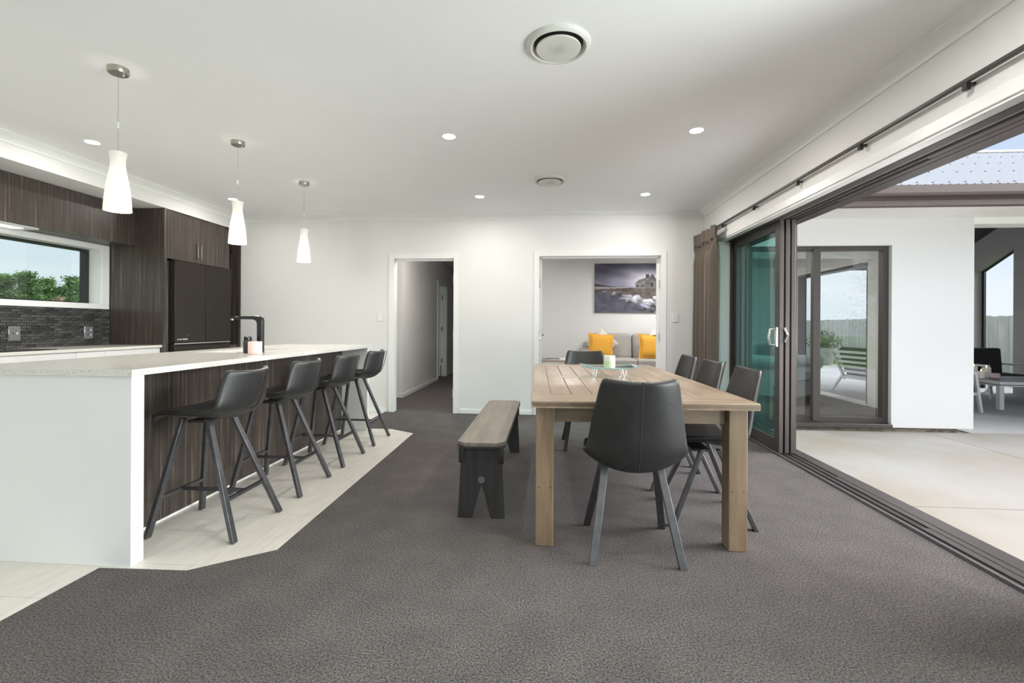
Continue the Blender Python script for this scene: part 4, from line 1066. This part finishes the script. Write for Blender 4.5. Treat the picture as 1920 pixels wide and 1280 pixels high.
def vent(label, x, y):
    t = thing('ceiling_vent', label, 'ceiling vent', (x, y, CZ), group='round ceiling vents')
    R = .162
    MB().lathe([(R, 0), (R, -.006), (R - .008, -.018), (R - .022, -.024), (R - .034, -.014), (R - .040, 0.0)], 48, caps=(False, False)).build('outer_ring', 'vent_plastic', t, smooth=True)
    MB().lathe([(R - .03, -.001), (.01, -.0015)], 40).build('throat', 'vent_dark', t)
    MB().lathe([(.110, -.020), (.113, -.025), (.111, -.030), (.095, -.0315), (.001, -.0315)], 48).build('centre_disc', 'vent_plastic', t, smooth=True)
    hl = MB()
    for i in range(-6, 7):
        for j in range(-6, 7):
            if abs(i) + abs(j) > 8: continue
            r = .0030 * (1 - .09 * (abs(i) + abs(j)))
            hl.lathe([(r, -.0314), (r, -.0319)], 6, (i * .0095, j * .0095, 0))
    o = hl.build('perforations', 'vent_dark', t); o['kind'] = 'stuff'; o.rotation_euler = (0, 0, .35)
vent('large round white ceiling vent nearest the viewer', .049, 2.365)
vent('round white ceiling vent farther back between the downlights', .018, 4.558)
def light_switch(label, x, z, n):
    t = thing('light_switch', label, 'switch', (x, YB, z), group='white light switches')
    B(-.037, .037, -.009, 0, -.058, .058).build('cover_plate', 'plate_white', t, bevel=.004)
    for q in range(n):
        zz = (q - (n - 1) / 2) * .03
        B(-.010, .010, -.012, -.009, zz - .009, zz + .009).build('rocker', 'trim_white', t, bevel=.002)
light_switch('white three way light switch left of the hall doorway', -2.172, 1.233, 3)
light_switch('white double light switch between lounge opening and curtain', 1.584, 1.24, 2)

# ================================================================== CURTAIN AND ROD
rd = thing('curtain_rod', 'dark metal curtain track along the patio wall', 'curtain rod', (0, 0, 0))
B(1.878, 1.900, 0.9, 5.90, 2.236, 2.256).build('rod', 'alu_bronze', rd, bevel=.004)
for y in (1.55, 2.266, 2.985, 3.70, 4.45, 5.22):
    MB().box(1.898, XR, y - .010, y + .010, 2.226, 2.238).box(1.880, 1.902, y - .012, y + .012, 2.205, 2.238).build('bracket', 'alu_black', rd, bevel=.002)
cu = thing('curtain', 'brown pleated curtain gathered in the corner by the patio door', 'curtain', (0, 0, 0))
def cfn(u, v):
    z = .01 + 2.21 * v
    y0, y1 = (5.16, 5.885)
    yy = y0 + (y1 - y0) * u
    amp = .052 if v < .86 else .052 - .040 * min(1, (v - .86) / .05)
    flare = (1 - v) * .03
    ph = u * 2 * PI * 5.5 + .5 * math.sin(3 * v + u * 9)
    x = 1.808 + amp * math.sin(ph) + .012 * math.sin(ph * 2.3 + v * 2) - (.018 if v > .90 else 0) * math.sin(ph) - flare * .6 * (.5 + .5 * math.sin(ph))
    return (min(x, 1.872), yy + .012 * math.cos(ph) - flare * (1 - u) * .2 + .03 * (1 - v) * u, z)
o = MB().grid(cfn, 180, 40).build('fabric', 'curtain_fabric', cu, smooth=True, fix=False)
s_ = o.modifiers.new('solid', 'SOLIDIFY'); s_.thickness = .003
def hfn(u, v):
    yy = 5.155 + .735 * u; z = 2.085 + .145 * v
    ph = u * 2 * PI * 5
    return (1.800 + .012 * math.sin(ph) - .006 * v, yy, z + .006 * math.sin(ph * .5))
o = MB().grid(hfn, 60, 4).build('heading_tape', 'curtain_fabric', cu, smooth=True, fix=False)
s_ = o.modifiers.new('solid', 'SOLIDIFY'); s_.thickness = .004

# ================================================================== LOUNGE CONTENTS
def print_canvas(name, label, x0, x1, z0, z1, y):
    nx, nz = 200, 150
    u, v = np.meshgrid((np.arange(nx) + .5) / nx, (np.arange(nz) + .5) / nz)     # v up
    t_ = 1 - v
    r = np.random.RandomState(2)
    def fbm(sx, sy):
        a = np.zeros_like(u)
        for o_ in range(5):
            f = 2 ** o_
            gx, gy = int(sx * f) + 2, int(sy * f) + 2
            g = r.rand(gy, gx); X, Y = u * (gx - 1.001), t_ * (gy - 1.001); xi, yi = X.astype(int), Y.astype(int); fx, fy = X - xi, Y - yi
            fx = fx * fx * (3 - 2 * fx); fy = fy * fy * (3 - 2 * fy)
            a += (g[yi, xi] * (1 - fx) * (1 - fy) + g[yi, xi + 1] * fx * (1 - fy) + g[yi + 1, xi] * (1 - fx) * fy + g[yi + 1, xi + 1] * fx * fy) / f
        return a / 1.94
    n1 = fbm(3, 6); n2 = fbm(14, 12)
    img = np.zeros(u.shape + (3,))
    def paint(mask, c): img[mask] = c[mask] if c.ndim == 3 else c
    glow = np.exp(-((u - .78) ** 2 / .16 + (t_ - .30) ** 2 / .035))
    sky = np.clip(.33 + .50 * glow + .55 * np.clip(t_ - .18, 0, 1) + .35 * (n1 - .5), .1, .84)
    sk3 = np.stack([sky * .97, sky * .96, sky * (1.0 + .14 * (1 - glow))], -1)
    img[:] = sk3
    def poly(pts, col, tex=.0):
        m = np.zeros(u.shape, bool); j = len(pts) - 1
        for i in range(len(pts)):
            xi, yi = pts[i]; xj, yj = pts[j]
            m ^= ((yi > t_) != (yj > t_)) & (u < (xj - xi) * (t_ - yi) / (yj - yi + 1e-9) + xi); j = i
        c = np.array(col)[None, None, :] * (1 + tex * (n2[..., None] - .5) * 2)
        paint(m, np.clip(c * np.ones_like(img), 0, 1))
    poly([(0, .41), (.12, .44), (.30, .475), (.42, .485), (.42, .50), (0, .50)], (.20, .20, .20))
    poly([(0, .47), (.30, .48), (.55, .48), (.55, .50), (0, .53)], (.60, .60, .60), .1)
    poly([(0, .53), (.55, .495), (1, .51), (1, .80), (.6, .66), (.3, .60), (0, .60)], (.33, .29, .27), .5)
    poly([(0, .585), (.25, .60), (.5, .70), (.75, .90), (.85, 1), (0, 1)], (.33, .33, .40), .3)
    for (cx, cy, rx, ry, b_) in ((.15, .585, .04, .025, .55), (.30, .62, .05, .05, .6), (.38, .61, .05, .045, .42), (.43, .715, .05, .02, .75), (.52, .70, .055, .075, .66), (.515, .75, .045, .05, .72), (.63, .73, .075, .09, .76), (.66, .80, .06, .07, .5),
                                 (.82, .80, .10, .085, .66), (.80, .765, .08, .04, .82), (.95, .70, .08, .07, .78), (.97, .86, .07, .06, .68), (.90, .90, .05, .05, .4), (.72, .92, .06, .04, .48), (.86, .95, .07, .05, .42)):
        d = ((u - cx) / rx) ** 2 + ((t_ - cy) / ry) ** 2 + 2.2 * (n2 - .5)
        m_ = d < 1
        sh = np.clip(.80 * b_ * (1.08 - .45 * np.clip((t_ - cy) / ry + .3 * (u - cx) / rx, -.4, 1)) + .75 * (n2 - .5), .12, .9)
        paint(m_, np.stack([sh, sh, sh * 1.04], -1))
    poly([(.61, .42), (.78, .30), (.78, .51), (.62, .505)], (.46, .45, .44), .5)
    poly([(.60, .415), (.66, .335), (.78, .285), (.775, .345), (.63, .415)], (.36, .37, .40), .2)
    poly([(.765, .345), (.865, .205), (.94, .38), (.935, .505), (.765, .51)], (.36, .34, .34), .5)
    poly([(.765, .23), (.80, .215), (.82, .235), (.815, .30), (.765, .31)], (.22, .21, .21), .3)
    poly([(.85, .28), (.865, .205), (.95, .385), (.94, .40)], (.28, .27, .28))
    poly([(.84, .48), (.84, .40), (.857, .37), (.875, .40), (.875, .48)], (.10, .10, .10))
    for q in (.632, .655, .69, .715): poly([(q, .49), (q, .44), (q + .008, .43), (q + .016, .44), (q + .016, .49)], (.16, .16, .16))
    poly([(.935, .505), (.94, .46), (.97, .435), (1, .44), (1, .51)], (.17, .17, .17), .4)
    t0 = thing(name, label, 'picture', (0, 0, 0))
    B(x0, x1, y - .035, y, z0, z1).build('canvas_frame', 'canvas_edge', t0)
    vs = [(x0 + (x1 - x0) * i / nx, y - .0362, z0 + (z1 - z0) * j / nz) for j in range(nz + 1) for i in range(nx + 1)]
    fs = [(j * (nx + 1) + i, j * (nx + 1) + i + 1, (j + 1) * (nx + 1) + i + 1, (j + 1) * (nx + 1) + i) for j in range(nz) for i in range(nx)]
    me = bpy.data.meshes.new('print'); me.from_pydata(vs, [], fs)
    lin = np.where(img <= .04045, img / 12.92, ((np.clip(img, 0, 1) + .055) / 1.055) ** 2.4)
    at = me.attributes.new('ink', 'FLOAT_COLOR', 'FACE')
    at.data.foreach_set('color', np.concatenate([lin.reshape(-1, 3), np.ones((nx * nz, 1))], 1).astype(np.float32).ravel())
    o = bpy.data.objects.new('print', me); C.objects.link(o); o.parent = t0
    m_ = bpy.data.materials.new('canvas_ink'); m_.use_nodes = True; b_ = m_.node_tree.nodes['Principled BSDF']; b_.inputs['Roughness'].default_value = .6
    a_ = m_.node_tree.nodes.new('ShaderNodeAttribute'); a_.attribute_name = 'ink'
    m_.node_tree.links.new(a_.outputs['Color'], b_.inputs['Base Color']); me.materials.append(m_)
print_canvas('wall_picture', 'monochrome canvas of a stone chapel above a boulder wall', .937, 2.24, 1.405, 2.375, LB)

def puffy(name, m, parent, w_, h_, d_, loc, rot, frill=0.0):
    """a cushion: two bulged faces meeting at the rim, with pinched corners"""
    n = 14; mb = MB()
    def f(sgn):
        def g(u, v):
            a, b = u * 2 - 1, v * 2 - 1
            k = (1 - a ** 4) * (1 - b ** 4); pin = 1 - .10 * (1 - abs(a * b)) * (max(abs(a), abs(b)) ** 4)
            return (a * w_ / 2 * pin, sgn * d_ / 2 * k ** .55, b * h_ / 2 * pin)
        return g
    mb.grid(f(1), n, n); mb.grid(f(-1), n, n)
    if frill:
        def r(u, v):
            a, b = u * 2 - 1, v * 2 - 1
            pin = (1 - .10 * (1 - abs(a * b)) * (max(abs(a), abs(b)) ** 4))
            return (a * (w_ / 2 + frill) * pin, 0, b * (h_ / 2 + frill) * pin)
        mb.grid(r, n, n)
    o = mb.build(name, m, parent, smooth=True); o.location = loc; o.rotation_euler = rot
    return o
sf = thing('sofa', 'light grey fabric sofa with rolled arms below the canvas', 'sofa', (1.62, 8.92, 0))
SWH = 1.02
B(-SWH + .14, SWH - .14, -.42, .40, .10, .33).build('base', 'sofa_fabric', sf, bevel=.02)
B(-SWH + .10, SWH - .10, .22, .42, .10, .82).build('back_frame', 'sofa_fabric', sf, bevel=.05, seg=4)
for s_ in (-1, 1):
    MB().box(s_ * (SWH - .16) - .07, s_ * (SWH - .16) + .07, -.42, .40, .10, .56).tube([(s_ * (SWH - .12), -.44, .58), (s_ * (SWH - .12), .36, .60)], .115, 20).build('arm', 'sofa_fabric', sf, smooth=True)
    x0 = -.80 if s_ < 0 else .005
    B(x0, x0 + .795, -.46, .22, .335, .545).build('seat_cushion', 'sofa_fabric', sf, bevel=.045, seg=4)
    c = B(0, .795, -.10, .10, 0, .50).build('back_cushion', 'sofa_fabric', sf, bevel=.07, seg=4); c.location = (x0, .17, .50); c.rotation_euler = (math.radians(-10), 0, 0)
    for sy in (-.36, .34): MB().tube([(s_ * .86, sy, 0), (s_ * .86, sy, .10)], .03, 8).build('foot', 'bark', sf)
def pillow(label, m, x, y, z, s_, rot, frill=0.0):
    t = thing('throw_pillow', label, 'pillow', (x, y, z), group='pillows on the grey sofa')
    puffy('pillow_cover', m, t, s_, s_, .15, (0, 0, 0), rot, frill)
pillow('mustard yellow pillow at the left end of the sofa', 'yellow_fabric', 0.985, 8.70, .765, .43, (math.radians(-16), math.radians(4), 0), .022)
pillow('mustard yellow pillow at the right end of the sofa', 'yellow_fabric', 1.905, 8.70, .765, .43, (math.radians(-16), math.radians(2), 0), .022)
pillow('cream pillow standing on its corner behind the left yellow one', 'cream_fabric', 1.04, 8.86, .80, .44, (math.radians(-12), math.radians(42), 0))
pillow('cream pillow behind the right yellow one', 'cream_fabric', 2.03, 8.86, .80, .44, (math.radians(-12), math.radians(35), 0))
stb = thing('side_table', 'low timber side table with papers beside the sofa', 'table', (.16, 8.45, 0))
B(-.32, .22, -.25, .25, .50, .53).build('table_top', 'side_table_wood', stb, bevel=.004)
for x in (-.29, .17):
    for y in (-.22, .2): B(x, x + .04, y, y + .04, 0, .50).build('leg', 'side_table_wood', stb)
bk = thing('magazine', 'dark covered magazine lying on the side table', 'book', (.10, 8.42, .5305))
B(-.12, .12, -.10, .10, 0, .012).build('pages', 'paper', bk)
c = B(-.122, .122, -.102, .102, .012, .014).build('cover', 'book_cover', bk)
pp = thing('paper_stack', 'white papers stacked on the side table', 'papers', (.28, 8.33, .5305))
B(-.06, .06, -.12, .05, 0, .03).build('sheets', 'paper', pp)
oy = thing('drum_light', 'round glowing drum ceiling light in the lounge', 'ceiling light', (2.22, 8.45, 2.52))
MB().tube([(0, 0, 0), (0, 0, -.12)], .012, 8).build('stem', 'plate_white', oy)
MB().lathe([(.21, -.12), (.21, -.135), (.20, -.137), (.02, -.12)], 32).build('cap', 'plate_white', oy, smooth=True)
MB().lathe([(.20, -.137), (.195, -.16), (.16, -.175), (.01, -.18)], 32).build('diffuser', 'oyster', oy, smooth=True)
lamp('AREA', 'lounge_lamp', (0, 0, -.19), 16.0, (1, .98, .95), .35, parent=oy)
downlight('unseen added lounge ceiling downlight over the side table', .35, 7.3, 'added lounge downlights', 2.52, 20.0)  # this and the next are unseen, added to spread light in the lounge
downlight('unseen added lounge ceiling downlight between doorway and wing window', 2.2, 6.9, 'added lounge downlights', 2.52, 20.0)
ac = thing('armchair', 'pale blue grey armchair inside the wing window', 'armchair', (3.62, 7.55, 0), math.radians(35))
B(-.32, .32, -.36, .34, .10, .34).build('base', 'armchair_fabric', ac, bevel=.02)
B(-.26, .26, -.42, .20, .34, .50).build('seat_cushion', 'armchair_fabric', ac, bevel=.04, seg=4)
B(-.34, .34, .20, .40, .10, .88).build('back', 'armchair_fabric', ac, bevel=.07, seg=4)
for s_ in (-1, 1):
    MB().box(s_ * .35 - .06, s_ * .35 + .06, -.38, .36, .10, .58).tube([(s_ * .36, -.40, .60), (s_ * .36, .34, .60)], .10, 18).build('arm', 'armchair_fabric', ac, smooth=True)
    for y in (-.30, .30): MB().tube([(s_ * .3, y, 0), (s_ * .3, y, .10)], .03, 8).build('foot', 'bark', ac)
pp2 = thing('throw_pillow', 'pale round cornered pillow on the armchair inside the window', 'pillow', (3.66, 7.52, .70))
puffy('pillow_cover', 'cream_fabric', pp2, .42, .42, .14, (0, 0, 0), (math.radians(-15), 0, math.radians(35)))
